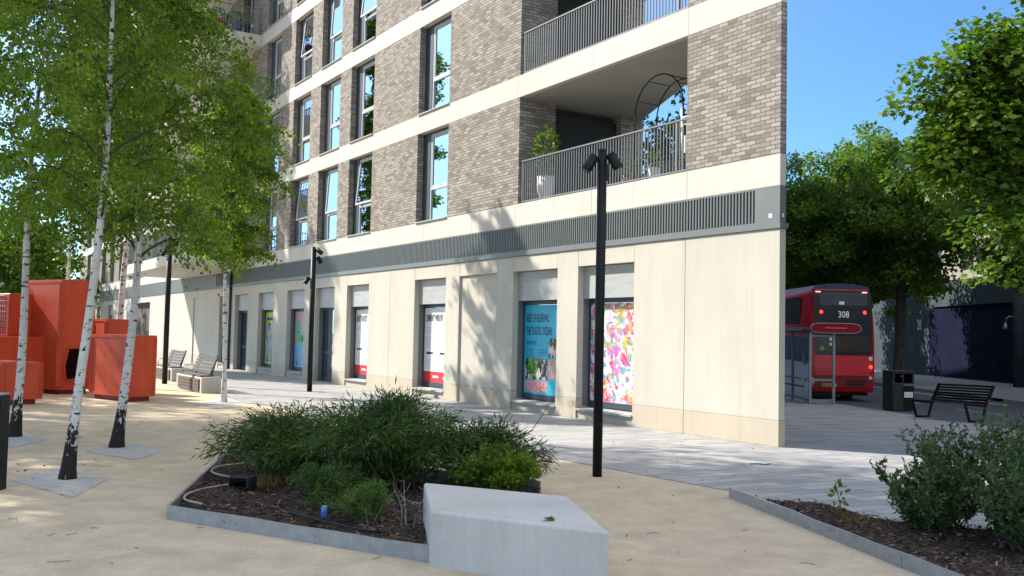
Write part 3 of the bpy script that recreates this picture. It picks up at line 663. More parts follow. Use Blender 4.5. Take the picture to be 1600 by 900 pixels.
# concrete block seat
t = thing('concrete_bench', 'large angular pale concrete block seat in front of the planted bed', 'bench', (0, 7.5, 0))
tp = [(-.75, 8.62), (-.575, 7.28), (.70, 6.62), (.50, 8.05)]
m = MB(); ctr = Vector((0, 7.6)); b_ = [(x, y - 7.5) for x, y in tp]; m.prism(b_, -.02, .42); m.build('block', 'concrete', t, bevel=.025, seg=3)
def timber_bench(label, fl, fr, br, loc):
    t = thing('timber_bench', label, 'bench', loc, 0, 'concrete benches with timber backs'); o = Vector(loc); fl, fr, br = [Vector(p) - o for p in (fl, fr, br)]
    bl = fl + br - fr; e = (fl - fr).normalized(); dp = (br - fr).normalized(); L = (fl - fr).length
    m = MB(); m.prism([tuple(p[:2]) for p in (fl + e * 0, fr, br, bl)], -.01, .43); m.build('base', 'concrete', t, bevel=.015, seg=2)
    m = MB(); n_ = -dp
    for i in range(4):
        z = .09 + i * .085; m.bar(fr + e * .18 + n_ * .02 + Vector((0, 0, z)), fl - e * .28 + n_ * .02 + Vector((0, 0, z)), .04, .075, (0, 0, 1))
    for i in range(5): p = dp * (.06 + i * .1) + Vector((0, 0, .452)); m.bar(fr + e * .18 + p, fl - e * .28 + p, .085, .04)
    m.build('seat_slats', 'timber_brown', t)
    m = MB()
    for i in range(5):
        q = dp * (.44 + .05 * i) + Vector((0, 0, .56 + i * .095)); m.bar(fr + e * .25 + q, fl - e * .5 + q, .03, .085)
    m.build('backrest', 'timber_grey', t)
    for k in (.4, L - .7): m = MB(); m.bar(fr + e * k + dp * .46 + Vector((0, 0, .4)), fr + e * k + dp * .70 + Vector((0, 0, 1.0)), .04); m.build('back_bracket', 'black_metal', t)
    m = MB(); p = fl - e * .35 + dp * .12; m.tube([p + Vector((0, 0, .43)), p + Vector((0, 0, .68)), p + dp * .4 + Vector((0, 0, .68)), p + dp * .4 + Vector((0, 0, .43))], .016, 6); m.build('armrest', 'galvanised', t)
    return t
timber_bench('concrete bench with weathered timber back beside the thin young birch', (-9.77, 28.22, 0), (-8.31, 25.95, 0), (-7.96, 26.58, 0), (-8.9, 27, 0))
d_ = Vector((-11.0, 31.3, 0)) - Vector((-8.31, 25.95, 0))
timber_bench('concrete bench with timber back farther off, half behind the red cube', Vector((-9.77, 28.22, 0)) + d_, Vector((-8.31, 25.95, 0)) + d_, Vector((-7.96, 26.58, 0)) + d_, Vector((-8.9, 27, 0)) + d_)

# street bench, bin
u = Vector((.263, -.965, 0)); v = Vector((.965, .263, 0)); B0 = Vector((10.83, 25.66, gz(10.9, 25.6))); B1 = B0 + u * 1.95; B1.z = gz(11.3, 23.8)
t = thing('slatted_bench', 'dark slatted metal bench facing the plaza in the shade by the kerb', 'bench', B0)
ex = (B1 - B0) / (B1 - B0).length; L = (B1 - B0).length
def bp(a, d, z): return ex * a + v * d + Vector((0, 0, z))
for a in (0, L):
    m = MB(); m.bar(bp(a, 0, 0.0), bp(a, -.14, .47), .06, .035, ex); m.bar(bp(a, .0, .025), bp(a, .36, .025), .06, .05, (0, 0, 1)); m.bar(bp(a, .36, 0), bp(a, .50, .44), .06, .035, ex); m.bar(bp(a, .46, .38), bp(a, .72, .90), .07, .04, ex); m.bar(bp(a, -.14, .45), bp(a, .52, .39), .06, .04, ex); m.build('leg', 'black_metal', t)
m = MB()
for i in range(6): m.bar(bp(.0, -.12 + i * .095, .475 - i * .009), bp(L, -.12 + i * .095, .475 - i * .009), .075, .022)
m.build('seat', 'slate_blue', t); m = MB()
for i in range(7): m.bar(bp(0, .455 + i * .036, .47 + i * .068), bp(L, .455 + i * .036, .47 + i * .068), .018, .05)
m.build('backrest', 'black_metal', t)
t = thing('litter_bin', 'tall black two part litter bin with a pale notice on its door', 'bin', (11.66, 28.9, gz(11.6, 28.9)), R(14)); t.scale = (.86, .75, 1)
m = MB()
m.box((-.44, -.34, .03), (.40, .34, .84)); m.box((-.44, -.34, 1.12), (.40, .34, 1.17)); m.box((-.44, -.34, .84), (-.36, .34, 1.12)); m.box((.33, -.34, .84), (.40, .34, 1.12)); m.box((-.06, -.34, .84), (.0, .34, 1.12)); m.box((-.36, .2, .84), (.33, .34, 1.12)); m.box((-.46, -.36, 1.17), (.42, .36, 1.205)); m.box((-.40, -.3, 0), (.36, .3, .03)); m.build('body', 'black_plastic', t, bevel=.01)
m = MB(); m.box((-.03, -.352, .06), (.385, -.341, .76)); m.build('door', 'black_metal', t, bevel=.004); m = MB(); m.box((-.03, -.362, .775), (.36, -.342, .80)); m.build('ledge', 'galvanised', t)
m = MB(); m.box((0, -.357, .42), (.34, -.353, .58)); n = m.build('notice', 'paper_white', t); m = MB()
for i in range(3): m.box((.05 + .09 * i, -.360, .45), (.09 + .09 * i, -.3575, .55 - .03 * (i == 1)))
m.build('notice_print', 'ink_grey', n)
m = MB(); m.tube([(-.1, -.345, 1.05), (-.1, -.352, 1.05)], .02, 10); m.build('lock', 'galvanised', t)

# bus shelter
t = thing('bus_shelter', 'grey framed glass bus shelter with a red sign on its roof edge beside the bus', 'bus shelter', (10.06, 32.3, gz(10, 32.3)))
m = MB()
for x, y in ((0, 0), (.82, .1), (0, 2.0), (0, 4.2), (.82, 4.2)): m.box((x - .04, y - .04, 0), (x + .04, y + .04, 2.42))
for z in (.10, .78, 2.26): m.box((-.025, .04, z), (.025, 4.16, z + .07)); m.bar((.04, 0, z + .035), (.78, .1, z + .035), .05, .07)
m.build('frame', 'shelter_metal', t)
m = MB(); m.quad((0, .04, .17), (0, 4.16, .17), (0, 4.16, 2.26), (0, .04, 2.26)); m.quad((.04, 0, .17), (.78, .1, .17), (.78, .1, 2.26), (.04, 0, 2.26)); m.build('glazing', 'clear_glass', t)
m = MB(); m.prism([(-.15, -.12), (1.05, -.12), (1.05, 4.4), (-.15, 4.4)], 2.43, 2.56); m.box((-.35, .3, 2.43), (-.151, 4.3, 2.5)); m.build('roof', 'slate_blue', t, bevel=.03, seg=2)
m = MB(); pts = [(.80 + .83 * math.copysign(abs(math.cos(a)) ** .35, math.cos(a)), .165 * math.copysign(abs(math.sin(a)) ** .8, math.sin(a))) for a in [k * math.pi / 16 for k in range(32)]]
def face_y(P, y, dep): return lambda q: Vector((q.x, y + q.z, q.y))
m.prism([(x, 2.56 + z * .92) for x, z in pts], -.19, -.13, face_y(0, 0, 0)); sg = m.build('name_sign', 'sign_red', t)
m = MB(); m.prism([(.80 + (x - .80) * 1.03, 2.56 + z * 1.08) for x, z in pts], -.18, -.14, face_y(0, 0, 0)); m.build('sign_rim', 'shelter_metal', sg)
m = MB()
for i in range(11): m.box((.45 + .065 * i, -.195, 2.55), (.45 + .065 * i + .05, -.191, 2.58))
m.build('name_lettering', 'poster_pink', sg)
m = MB(); m.bar((.15, .6, .55), (.15, 3.6, .55), .3, .05); 
for y in (.8, 3.4): m.bar((.12, y, 0), (.12, y, .53), .05)
m.build('perch_seat', 'bus_dark_red', t)
m = MB(); m.prism([(.42, 1.78), (.52, 1.88), (.42, 1.98), (.32, 1.88)], -.0, .012, lambda q: Vector((q.x, q.z + .02 + q.x * .12, q.y))); m.build('route_badge', 'yellow_plate', t)
m = MB(); m.box((-.01, .5, 1.3), (-.035, .75, 1.7)); m.box((-.01, .55, 1.95), (-.03, .6, 2.2)); m.build('timetable', 'shelter_metal', t)
t = thing('carrier_bag', 'crumpled white carrier bag on the seat inside the bus shelter', 'bag', (10.2, 33.0, gz(10, 33) + .58)); bm = bmesh.new(); bmesh.ops.create_icosphere(bm, subdivisions=3, radius=.2)
for vv in bm.verts: k = 1 + .22 * math.sin(vv.co.x * 31 + vv.co.z * 17) * math.cos(vv.co.y * 23); vv.co = vv.co * k; vv.co.z = vv.co.z * .95 + .17
me = bpy.data.meshes.new('bag'); bm.to_mesh(me); bm.free(); me.materials.append(MATS['paper_white']); o = bpy.data.objects.new('bag', me); COL.objects.link(o); o.parent = t

# the bus ----------------------------------------------------------------
BX, BY, BZ = 11.30, 36.2, -.38 - .105
t = thing('double_decker_bus', 'red double decker bus seen from behind, waiting at the stop', 'bus', (BX, BY, BZ), R(1.5)); t.scale = (1, 1, 1.055)
BW, BL, BH = 2.48, 10.4, 4.22
def bus_sec(z):   # half width of the body by height
    if z < .9: return BW / 2 - .02
    if z < 2.4: return BW / 2
    return BW / 2 - .16 * ((z - 2.4) / 1.8) ** 1.6
zs = [.32, .5, .9, 1.7, 2.4, 2.9, 3.4, 3.8, 4.0]; rear_in = [.10, .03, 0, 0, .03, .06, .11, .17, .22]
m = MB(); vs = []; CXB = BW / 2
for z, ri in zip(zs, rear_in):
    h = bus_sec(z); r_ = .16
    ring = [(CXB - h, 10.2), (CXB - h, ri + r_), (CXB - h + r_ * .3, ri + r_ * .3), (CXB - h + r_, ri), (CXB + h - r_, ri), (CXB + h - r_ * .3, ri + r_ * .3), (CXB + h, ri + r_), (CXB + h, 10.2)]
    vs += [(x, y, z) for x, y in ring]
nz = len(zs); fs = [(i * 8 + k, i * 8 + (k + 1) % 8, (i + 1) * 8 + (k + 1) % 8, (i + 1) * 8 + k) for i in range(nz - 1) for k in range(8)]; fs += [tuple(range(8))[::-1], tuple(range((nz - 1) * 8, nz * 8))]
m.smooth = True; m.add(vs, fs); m.build('body', 'bus_red', t)
m = MB(); h = bus_sec(4.0); sec = [(CXB - h, 4.0), (CXB - h + .1, 4.12), (CXB - .55, 4.2), (CXB, 4.225), (CXB + .55, 4.2), (CXB + h - .1, 4.12), (CXB + h, 4.0)]
m.add([(x, .24, z) for x, z in sec] + [(x, 10.2, z) for x, z in sec], [(i, i + 1, i + 8, i + 7) for i in range(6)] + [tuple(range(7))[::-1], tuple(range(7, 14))]); m.build('roof', 'bus_roof', t)
def rear(name, mat, x0, x1, z0, z1, off=.012, par=t, rnd=.06, th=.02):
    """panel on the back of the bus, following its rake"""
    def yy(z): return float(np.interp(z, zs, rear_in))
    rows = [z0 + rnd * (1 - math.cos(R(15 * i))) for i in range(7)]; rows += [z for z in zs if rows[-1] < z < z1 - rnd]; rows += [z1 - rnd * (1 - math.cos(R(90 - 15 * i))) for i in range(7)]
    m = MB(); vs = []
    for z in rows:
        e = max(0, z0 + rnd - z, z - (z1 - rnd)); i_ = rnd - math.sqrt(max(0, rnd * rnd - e * e)); y = yy(z)
        vs += [(x0 + i_, y + th + .03, z), (x0 + i_, y - off, z), (x1 - i_, y - off, z), (x1 - i_, y + th + .03, z)]
    m.add(vs, [(4 * i + k, 4 * i + k + 1, 4 * i + k + 5, 4 * i + k + 4) for i in range(len(rows) - 1) for k in range(3)] + [(3, 2, 1, 0), tuple(4 * (len(rows) - 1) + k for k in range(4))])
    return m.build(name, mat, par)
rear('rear_surround', 'bus_black', .13, BW - .13, 1.66, 3.97, .012, rnd=.12)
rear('upper_rear_window', 'bus_reflection_glass', .38, BW - .30, 3.42, 3.88, .02, rnd=.08)
rear('lower_rear_window', 'bus_reflection_glass', .35, BW - .18, 1.78, 2.32, .02, rnd=.12)
rear('lower_panel', 'bus_red', .16, BW - .16, .92, 1.64, .010, rnd=.04); rear('engine_cover', 'bus_dark_red', .16, BW - .16, .46, .90, .010, rnd=.04)
rear('window_notice', 'paper_white', 1.1, 1.30, 3.45, 3.57, .03, rnd=.01); rear('window_notice', 'paper_white', .70, .84, 2.16, 2.26, .03, rnd=.01); rear('window_notice', 'paper_white', .70, .80, 1.98, 2.08, .03, rnd=.01)
d = rear('destination_display', 'bus_black', .94, 1.62, 2.93, 3.30, .02, rnd=.02)
m = MB(); m.text('308', .34, (1.04, .068 - .030, 2.985), (1, 0, 0), (0, .10, 1), .0, .85, bold=.0); m.build('route_number', 'led_text', d)
p = rear('number_plate', 'yellow_plate', .44, .98, .50, .63, .03, rnd=.01); m = MB(); m.text('LJ13 BCY', .13, (.46, -.012, .522), (1, 0, 0), (0, 0, 1), .0, .78); m.build('plate_letters', 'ink_black', p)
for z in (.55, .60, .65, .70, .75): rear('vent_slot', 'bus_black', 1.35, 2.05, z, z + .022, .022, rnd=.008)
rear('panel_gap', 'bus_black', .16, BW - .16, .898, .914, .014, rnd=.005); rear('panel_gap', 'bus_black', .16, BW - .16, 1.638, 1.652, .016, rnd=.005)
for x in (.42, BW - .40): rear('tail_light', 'tail_light', x - .07, x + .05, 3.12, 3.24, .03, rnd=.05)
rear('tail_light', 'tail_light', BW - .27, BW - .15, 1.18, 1.30, .03, rnd=.05); rear('reflector', 'bus_dark_red', BW - .27, BW - .15, .98, 1.08, .03, rnd=.04); rear('reverse_lamp', 'lamp_white', BW - .28, BW - .16, .80, .90, .03, rnd=.02); rear('rear_notice', 'paper_white', BW - .29, BW - .15, 1.47, 1.60, .03, rnd=.01); rear('plate_lamp', 'paper_white', .80, .88, .72, .76, .03, rnd=.01)
for x in (.22, BW - .48): rear('marker_light', 'marker_lamp', x, x + .2, 3.885, 3.925, .03, rnd=.015)
m = MB()
for a, b in ((1.3, 9.8),):
    m.box((CXB - bus_sec(3.3) - .018, a, 2.75), (CXB - bus_sec(2.8) + .0, b, 3.75)); m.box((-.012, 2.2, 1.45), (.05, 9.4, 2.2))
m.build('side_window', 'bus_reflection_glass', t)
for x in (.0, BW - .3):
    for y in (2.6, 8.0):
        m = MB(); m.tube([(x - .005, y, .42), (x + .30, y, .42)], .48, 20); wl = m.build('wheel', 'tyre', t); m = MB(); m.tube([(x - .02, y, .42), (x + .32, y, .42)], .25, 14); m.build('rim', 'galvanised', wl)
m = MB(); m.box((.2, .3, .2), (BW - .2, 9.5, .35)); m.build('chassis', 'tyre', t)

# across the road ------------------------------------------------------------
t = thing('concrete_wall', 'tall shaded concrete building wall across the road with a dark boarded bay', 'wall', (27.9, 60, -.40))
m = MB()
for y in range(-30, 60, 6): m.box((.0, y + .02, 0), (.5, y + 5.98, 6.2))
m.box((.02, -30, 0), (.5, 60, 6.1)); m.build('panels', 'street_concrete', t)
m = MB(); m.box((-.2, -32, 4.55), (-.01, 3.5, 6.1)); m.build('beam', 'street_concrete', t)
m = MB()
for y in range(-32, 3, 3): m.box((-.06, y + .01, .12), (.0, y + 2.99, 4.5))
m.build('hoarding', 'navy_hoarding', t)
m = MB(); m.text('20', 1.0, (-.012, 6.0, 3.1), (0, -1, 0), (0, 0, 1), .0, .7); m.build('number', 'road_paint', t)
p = G(1592, 605)
t = thing('concrete_column', 'round grey concrete column on the far pavement carrying a small gooseneck lamp', 'column', (26.0, 49.2, -.39)); m = MB(); m.tube([(0, 0, 0), (0, 0, 6.1)], .28, 18); m.build('shaft', 'street_concrete', t)
m = MB(); m.tube([(-.2, -.1, 3.6), (-.55, -.15, 3.62), (-.72, -.15, 3.5), (-.76, -.15, 3.25)], .025, 6); a = m.build('lamp_arm', 'galvanised', t); m = MB(); m.tube([(-.76, -.15, 3.28), (-.76, -.15, 3.12), (-.76, -.15, 2.98)], [.05, .08, .17], 14); m.build('lamp_shade', 'galvanised', a)

# ================================================================== RED PLAY BLOCKS
def yaw_box(m, K, L_, R_, z0, z1, inset=0):
    K, L_, R_ = [Vector((p[0], p[1])) for p in (K, L_, R_)]; a = L_ - K; b = R_ - K; i = inset; a1 = a.normalized(); b1 = b.normalized()
    q = [K + a1 * i + b1 * i, L_ - a1 * i + b1 * i, L_ + b - a1 * i - b1 * i, R_ + a1 * i - b1 * i]; m.prism([(p.x, p.y) for p in q], z0, z1)
def frame_face(m, P0, P1, z0, z1, w=.07, th=.025):
    """raised border round one upright face"""
    P0 = Vector((*P0[:2], 0)); P1 = Vector((*P1[:2], 0)); e = (P1 - P0).normalized()
    for z in (z0 + w / 2, z1 - w / 2): m.bar(P0 + Vector((0, 0, z)), P1 + Vector((0, 0, z)), th, w)
    for p in (P0 + e * w / 2, P1 - e * w / 2): m.bar(p + Vector((0, 0, z0 + w)), p + Vector((0, 0, z1 - w)), th if abs(e.x) > 2 else w, w)
def red_block(label, K, L_, R_, H, cat='play block', foot=.12, seam=None, group='red play blocks on the plaza'):
    t = thing('play_block', label, cat, (K[0], K[1], 0), 0, group); off = Vector((K[0], K[1])); k, l, r = [Vector((p[0], p[1])) - off for p in (K, L_, R_)]
    m = MB(); yaw_box(m, k, l, r, foot, H); m.build('body', 'red_paint', t, bevel=.02, seg=2)
    m = MB(); n = 3; a = l - k; b = r - k
    q = MB(); yaw_box(q, k, l, r, 0, foot + .01, .09); q.build('foot', 'red_dark', t)
    m = MB(); zs_ = [foot] + (seam or []) + [H]
    for z0, z1 in zip(zs_[:-1], zs_[1:]): frame_face(m, k, l, z0, z1); frame_face(m, k, r, z0, z1)
    m.build('panel_frame', 'red_paint', t); return t
K, Lp, Rp = Vector((-11.41, 24.35)), Vector((-12.75, 25.2)), Vector((-10.85, 25.0))
t = red_block('tallest red play tower with a hexagonal opening low on its right face', K, Lp, Rp, 2.92, 'play tower', seam=[1.52])
e = (Rp - K).normalized(); ln = (Rp - K).length; nn = Vector((e.y, -e.x))
m = MB(); hp = [(.26, .33), (.5, .33 + .0)]; hexp = [(.20 * ln, .36), (.72 * ln, .42), (.82 * ln, .78), (.74 * ln, 1.20), (.24 * ln, 1.18), (.14 * ln, .74)]
m.prism(hexp, -.02, .022, lambda q: Vector((e.x * q.x + nn.x * q.z, e.y * q.x + nn.y * q.z, q.y))); m.build('opening', 'opening_shade', t)  # flat dark plate stands in for the shade inside the opening
m = MB(); 
for (a, b), (c, d2) in zip(hexp, hexp[1:] + hexp[:1]): m.bar((e.x * a + nn.x * .02, e.y * a + nn.y * .02, b), (e.x * c + nn.x * .02, e.y * c + nn.y * .02, d2), .04, .04)
m.build('opening_rim', 'red_paint', t)
red_block('red play cube standing between two birch trunks', (-8.84, 22.35), (-10.2, 23.4), (-8.45, 22.95), 1.56)
red_block('narrow red play block behind the red cube', (-10.6, 25.2), (-11.2, 25.7), (-10.1, 25.7), 1.95)
red_block('low red play box in front of the tall red tower, at the left edge', (-10.95, 20.75), (-12.2, 21.6), (-10.35, 21.35), .93)
t = thing('climbing_frame', 'red climbing block at the far left with a dark hexagonal hatch and rope net', 'play block', (-13.2, 24.2, 0), R(-32)); m = MB(); m.box((-3, -.2, 0), (.75, 2, 1.45)); m.box((-3, .5, 1.45), (.1, 2, 2.55)); m.build('body', 'red_paint', t, bevel=.02)
hx = [(-.1, 1.35), (.42, 1.62), (.42, 2.25), (-.1, 2.5), (-.62, 2.25), (-.62, 1.62)]
m = MB(); m.prism(hx, .0, .1, lambda q: Vector((q.x, -.12 - q.z, q.y))); m.build('hatch', 'red_dark', t)
m = MB()
for i in range(7): m.bar((-.55 + i * .15, -.24, 1.55), (-.55 + i * .15, -.24, 2.35), .02)
m.build('hatch_bars', 'ink_black', t)
m = MB()
for (a, b), (c, d2) in zip(hx, hx[1:] + hx[:1]): m.bar((a, -.2, b), (c, -.2, d2), .1, .08)
m.build('hatch_rim', 'red_dark', t)
m = MB()
for i in range(8): m.tube([(.45 + i * .09, -.16, 1.5), (.45 + i * .09, -.16, 2.55 - .02 * i)], .012, 4); m.tube([(.45, -.16, 1.55 + i * .13), (1.1, -.16, 1.55 + i * .13)], .012, 4)
m.build('rope_net', 'red_dark', t)
m = MB(); m.tube([(-1.6, -.3, 1.45), (1.15, -.3, 2.75)], .035, 8); m.build('handrail', 'galvanised', t)

# ================================================================== PLANTED BEDS
def edging(label, pts, h=.13, name='bed_edging'):
    t = thing(name, label, 'metal edging', (pts[0][0], pts[0][1], 0), 0, 'metal edging of the planted beds'); o = Vector((pts[0][0], pts[0][1], 0)); ph = random.random() * 5
    for a, b in zip(pts[:-1], pts[1:]):
        a = Vector((a[0], a[1], 0)) - o; b = Vector((b[0], b[1], 0)) - o; L = (b - a).length; n = max(2, int(L / .25)); m = MB(); e = (b - a).normalized(); nr = Vector((-e.y, e.x, 0)); vs = []
        for i in range(n + 1):
            p = a + e * L * i / n; hh = h + .003 * math.sin(i * 1.7 + ph) + .003 * math.sin(i * .6); w = .012
            for d3, z in ((-w, -.05), (-w, hh), (w, hh), (w, -.05)): vs.append(p + nr * d3 + Vector((0, 0, z)))
        m.add(vs, [(i * 4 + k, i * 4 + k + 1, i * 4 + k + 5, i * 4 + k + 4) for i in range(n) for k in range(3)] + [(0, 1, 2, 3), (n * 4 + 3, n * 4 + 2, n * 4 + 1, n * 4)]); s = m.build('plate', 'galvanised', t)
        m = MB(); q = a + e * L * .27; m.bar(q + nr * .014 + Vector((0, 0, 0)), q + nr * .014 + Vector((0, 0, h - .015)), .05, .008, nr)
        for k in (.3, .24): m.tube([a + e * L * k - nr * .012 + Vector((0, 0, h * .55)), a + e * L * k - nr * .02 + Vector((0, 0, h * .55))], .008, 6); m.tube([a + e * L * k + nr * .012 + Vector((0, 0, h * .55)), a + e * L * k + nr * .02 + Vector((0, 0, h * .55))], .008, 6)
        m.build('joint_plate', 'galvanised', s)
    return t
LA, LB, LC, LD = G(262, 812), G(672, 880), Vector((.36, 10.75, 0)), G(362, 712)
LA, LB, LD = [Vector((p.x, p.y, 0)) for p in (LA, LB, LD)]
edging('grey metal edging round the left planted bed', [LC, LD, LA, LB])
RA, RB = Vector((2.45, 10.69, 0)), Vector((3.30, 6.4, 0))
edging('grey metal edging along the right planted bed', [RB, RA], .12)
def bed(name, poly, h=.07, chips=2500, dens=None):
    poly = [Vector((p[0], p[1])) for p in poly]; x0, x1 = min(p.x for p in poly), max(p.x for p in poly); y0, y1 = min(p.y for p in poly), max(p.y for p in poly)
    bm = bmesh.new(); f = bm.faces.new([bm.verts.new((p.x, p.y, h)) for p in poly]); bmesh.ops.triangulate(bm, faces=[f]); bmesh.ops.subdivide_edges(bm, edges=bm.edges[:], cuts=14, use_grid_fill=True)
    for v_ in bm.verts:
        v_.co.z = h + .02 * math.sin(v_.co.x * 5.1 + v_.co.y * 3) + .025 * math.sin(v_.co.x * 2 - v_.co.y * 4.3) + random.uniform(-.012, .012)
    me = bpy.data.meshes.new(name); bm.normal_update(); bm.to_mesh(me); bm.free(); me.materials.append(MATS['mulch']); o = bpy.data.objects.new(name, me); COL.objects.link(o); struct(o)
    if o.data.polygons[0].normal.z < 0: o.data.flip_normals()
    P = []
    n = len(poly)
    while len(P) < chips:
        x, y = rng.uniform(x0, x1), rng.uniform(y0, y1); ins = False; j = n - 1
        for i in range(n):
            a, b = poly[i], poly[j]
            if (a.y > y) != (b.y > y) and x < (b.x - a.x) * (y - a.y) / (b.y - a.y) + a.x: ins = not ins
            j = i
        if ins: P.append((x, y, h + .02 * math.sin(x * 5.1 + y * 3) + .025 * math.sin(x * 2 - y * 4.3) + rng.uniform(0, .025)))
    D = rng.normal(0, 1, (chips, 3)) * (1, 1, .25); roll = np.tile((0, 0, 1.), (chips, 1))
    o = leaves('bark_chips', P, D, .045, np.array([(-.2, 0, 0), (.2, .05, 0), (.17, 1, .05), (-.15, .9, 0)]), 'mulch_chip', None, roll, .1); o['kind'] = 'stuff'; return o
bed('planting_soil', [LA, LB, (-.62, 8.0), (-.72, 8.75), (.30, 9.5), LC, LD], .07, 5200)
bed('planting_soil', [RA, RB, (6.6, 5.6), (6.0, 8.2), (3.85, 9.2), (3.05, 10.05)], .05, 3800)

# ---- shrubs -------------------------------------------------------
def arching_shrub(label, base, stems, rx, H, mat, size, shape, per, lean=(0, 0), seed=1, cat='shrub', group=None, name='shrub', droop=.5, spread=1.0, fill=0, stem_mat='shrub_stem'):
    rs = random.Random(seed); t = thing(name, label, cat, base, 0, group); m = MB(); P, D = [], []
    for i in range(stems):
        a = rs.uniform(0, 2 * math.pi); ln = rs.uniform(.55, 1.05); out = rs.uniform(.1, 1) * spread
        root = Vector((rs.gauss(0, .14) * rx, rs.gauss(0, .14) * rx, -.02)); tip = Vector((math.cos(a) * rx * out + lean[0], math.sin(a) * rx * out + lean[1], H * ln * (1 - .35 * out ** 2))); pts = []
        mid = root.lerp(tip, .55) + Vector((0, 0, H * .28 * ln)); n = 9
        for k in range(n + 1):
            s = k / n; p = root * (1 - s) ** 2 + mid * 2 * s * (1 - s) + tip * s ** 2; p += Vector((rs.gauss(0, .01), rs.gauss(0, .01), -droop * .1 * max(0, s - .7))); pts.append(p)
        m.tube(pts, [.009 * (1 - .75 * k / n) for k in range(n + 1)], 4, False)
        for k in range(2, n + 1):
            dirn = (pts[k] - pts[k - 1]).normalized()
            for b in range(max(1, int(per * (.3 + .7 * k / n)))):
                s = rs.random(); q = pts[k - 1].lerp(pts[k], s); side = Vector((rs.gauss(0, 1), rs.gauss(0, 1), rs.gauss(0, .7))).normalized()
                tw = rs.uniform(0, .16) * min(1, rx); g_ = q + side * tw; P.append(g_); D.append(dirn * .8 + side * .7 - Vector((0, 0, droop * rs.uniform(0, 1))))
    m.build('stems', stem_mat, t)
    leaves('foliage', P, D, size, shape, mat, t); return t
bed_c = Vector((-1.35, 10.6, .06))
arching_shrub('wide dark green feathery shrub, the largest in the left planted bed', bed_c, 170, 1.15, .98, 'shrub_leaf', .105, LEAF_BLADE, 24, seed=2, droop=.65, group='shrubs of the left bed')
arching_shrub('dark green feathery shrub reaching out over the left end of the left bed', bed_c + Vector((-.95, .35, 0)), 100, .98, .80, 'shrub_leaf', .10, LEAF_BLADE, 22, lean=(-.25, 0), seed=3, droop=.7, group='shrubs of the left bed')
arching_shrub('dark feathery shrub behind the concrete seat, leaning to the right', bed_c + Vector((1.0, .1, 0)), 80, .72, .72, 'shrub_leaf', .10, LEAF_BLADE, 20, lean=(.12, 0), seed=4, droop=.6, group='shrubs of the left bed')
arching_shrub('bright green small leaved bush at the right end of the left bed', Vector((-.12, 10.2, .06)), 70, .50, .50, 'box_leaf', .040, LEAF_OVAL, 26, seed=5, droop=.1, group='shrubs of the left bed')
arching_shrub('low pale green seedling clump in front of the dark shrubs', Vector((-1.25, 8.62, .06)), 38, .34, .36, 'seedling_leaf', .055, LEAF_BLADE, 18, seed=6, droop=.3, group='shrubs of the left bed')
arching_shrub('low feathery clump at the foot of the biggest shrub', Vector((-1.75, 9.2, .06)), 34, .42, .42, 'shrub_leaf', .07, LEAF_BLADE, 18, seed=16, droop=.4, group='shrubs of the left bed')
def upright_shrub(label, base, stems, rx, H, seed, group, lean=(0, 0), per=20, size=.042, hs=(.5, 1.0)):
    rs = random.Random(seed); t = thing('shrub', label, 'shrub', base, 0, group); m = MB(); P, D = [], []
    for i in range(stems):
        a = rs.uniform(0, 6.28); out = rs.uniform(0, 1) ** .6; ln = rs.uniform(*hs); root = Vector((rs.gauss(0, .08), rs.gauss(0, .08), -.02)); tip = Vector((math.cos(a) * rx * out + lean[0], math.sin(a) * rx * out + lean[1], H * ln)); n = 10; pts = []
        for k in range(n + 1): s = k / n; p = root.lerp(tip, s) + Vector((math.cos(a), math.sin(a), 0)) * (.12 * math.sin(s * 3.1) * rx); p += Vector((rs.gauss(0, .012), rs.gauss(0, .012), 0)); pts.append(p)
        m.tube(pts, [.008 * (1 - .7 * k / n) for k in range(n + 1)], 4, False)
        for k in range(3, n + 1):
            for sd in range(2):
                dr = Vector((rs.gauss(0, 1), rs.gauss(0, 1), .9)).normalized(); L = rs.uniform(.08, .2); q0 = pts[k].lerp(pts[k - 1], rs.random()); m.tube([q0, q0 + dr * L], .003, 3, False)
                for b in range(per // 2):
                    s = rs.uniform(.1, 1); P.append(q0 + dr * L * s); sdv = Vector((rs.gauss(0, 1), rs.gauss(0, 1), rs.gauss(0, 1))).normalized(); D.append(dr * .7 + sdv)
            for b in range(per // 3): P.append(pts[k].lerp(pts[k - 1], rs.random())); D.append(Vector((rs.gauss(0, 1), rs.gauss(0, 1), .6)))
    m.build('stems', 'shrub_stem', t); leaves('foliage', P, D, size, LEAF_OVAL, 'oval_leaf', t); return t
upright_shrub('tall leafy shrub with upright shoots filling the right edge', Vector((4.85, 8.7, .04)), 85, .72, 1.10, 21, 'shrubs of the right bed')
upright_shrub('broad leafy shrub at the front of the right bed', Vector((4.35, 8.0, .04)), 64, .58, .78, 22, 'shrubs of the right bed')
upright_shrub('slender leafy shrub with one tall shoot at the left of the right bed', Vector((4.12, 9.0, .04)), 30, .45, .92, 23, 'shrubs of the right bed', lean=(-.06, 0))
upright_shrub('low spreading leafy shrub nearest the paving in the right bed', Vector((3.88, 8.75, .04)), 24, .45, .62, 24, 'shrubs of the right bed', lean=(-.1, 0))
upright_shrub('dense dark leafy shrub low in the right corner', Vector((4.7, 7.7, .04)), 60, .55, .9, 25, 'shrubs of the right bed')
t = thing('weed', 'spindly young weed on the bare mulch of the right bed', 'weed', (3.25, 9.4, .04)); m = MB(); m.tube([(0, 0, 0), (-.03, 0, .16), (-.06, 0, .30)], .004, 4); m.build('stem', 'shrub_stem', t); leafy(t, (-.04, 0, .22), .06, .12, 26, .06, 'seedling_leaf')
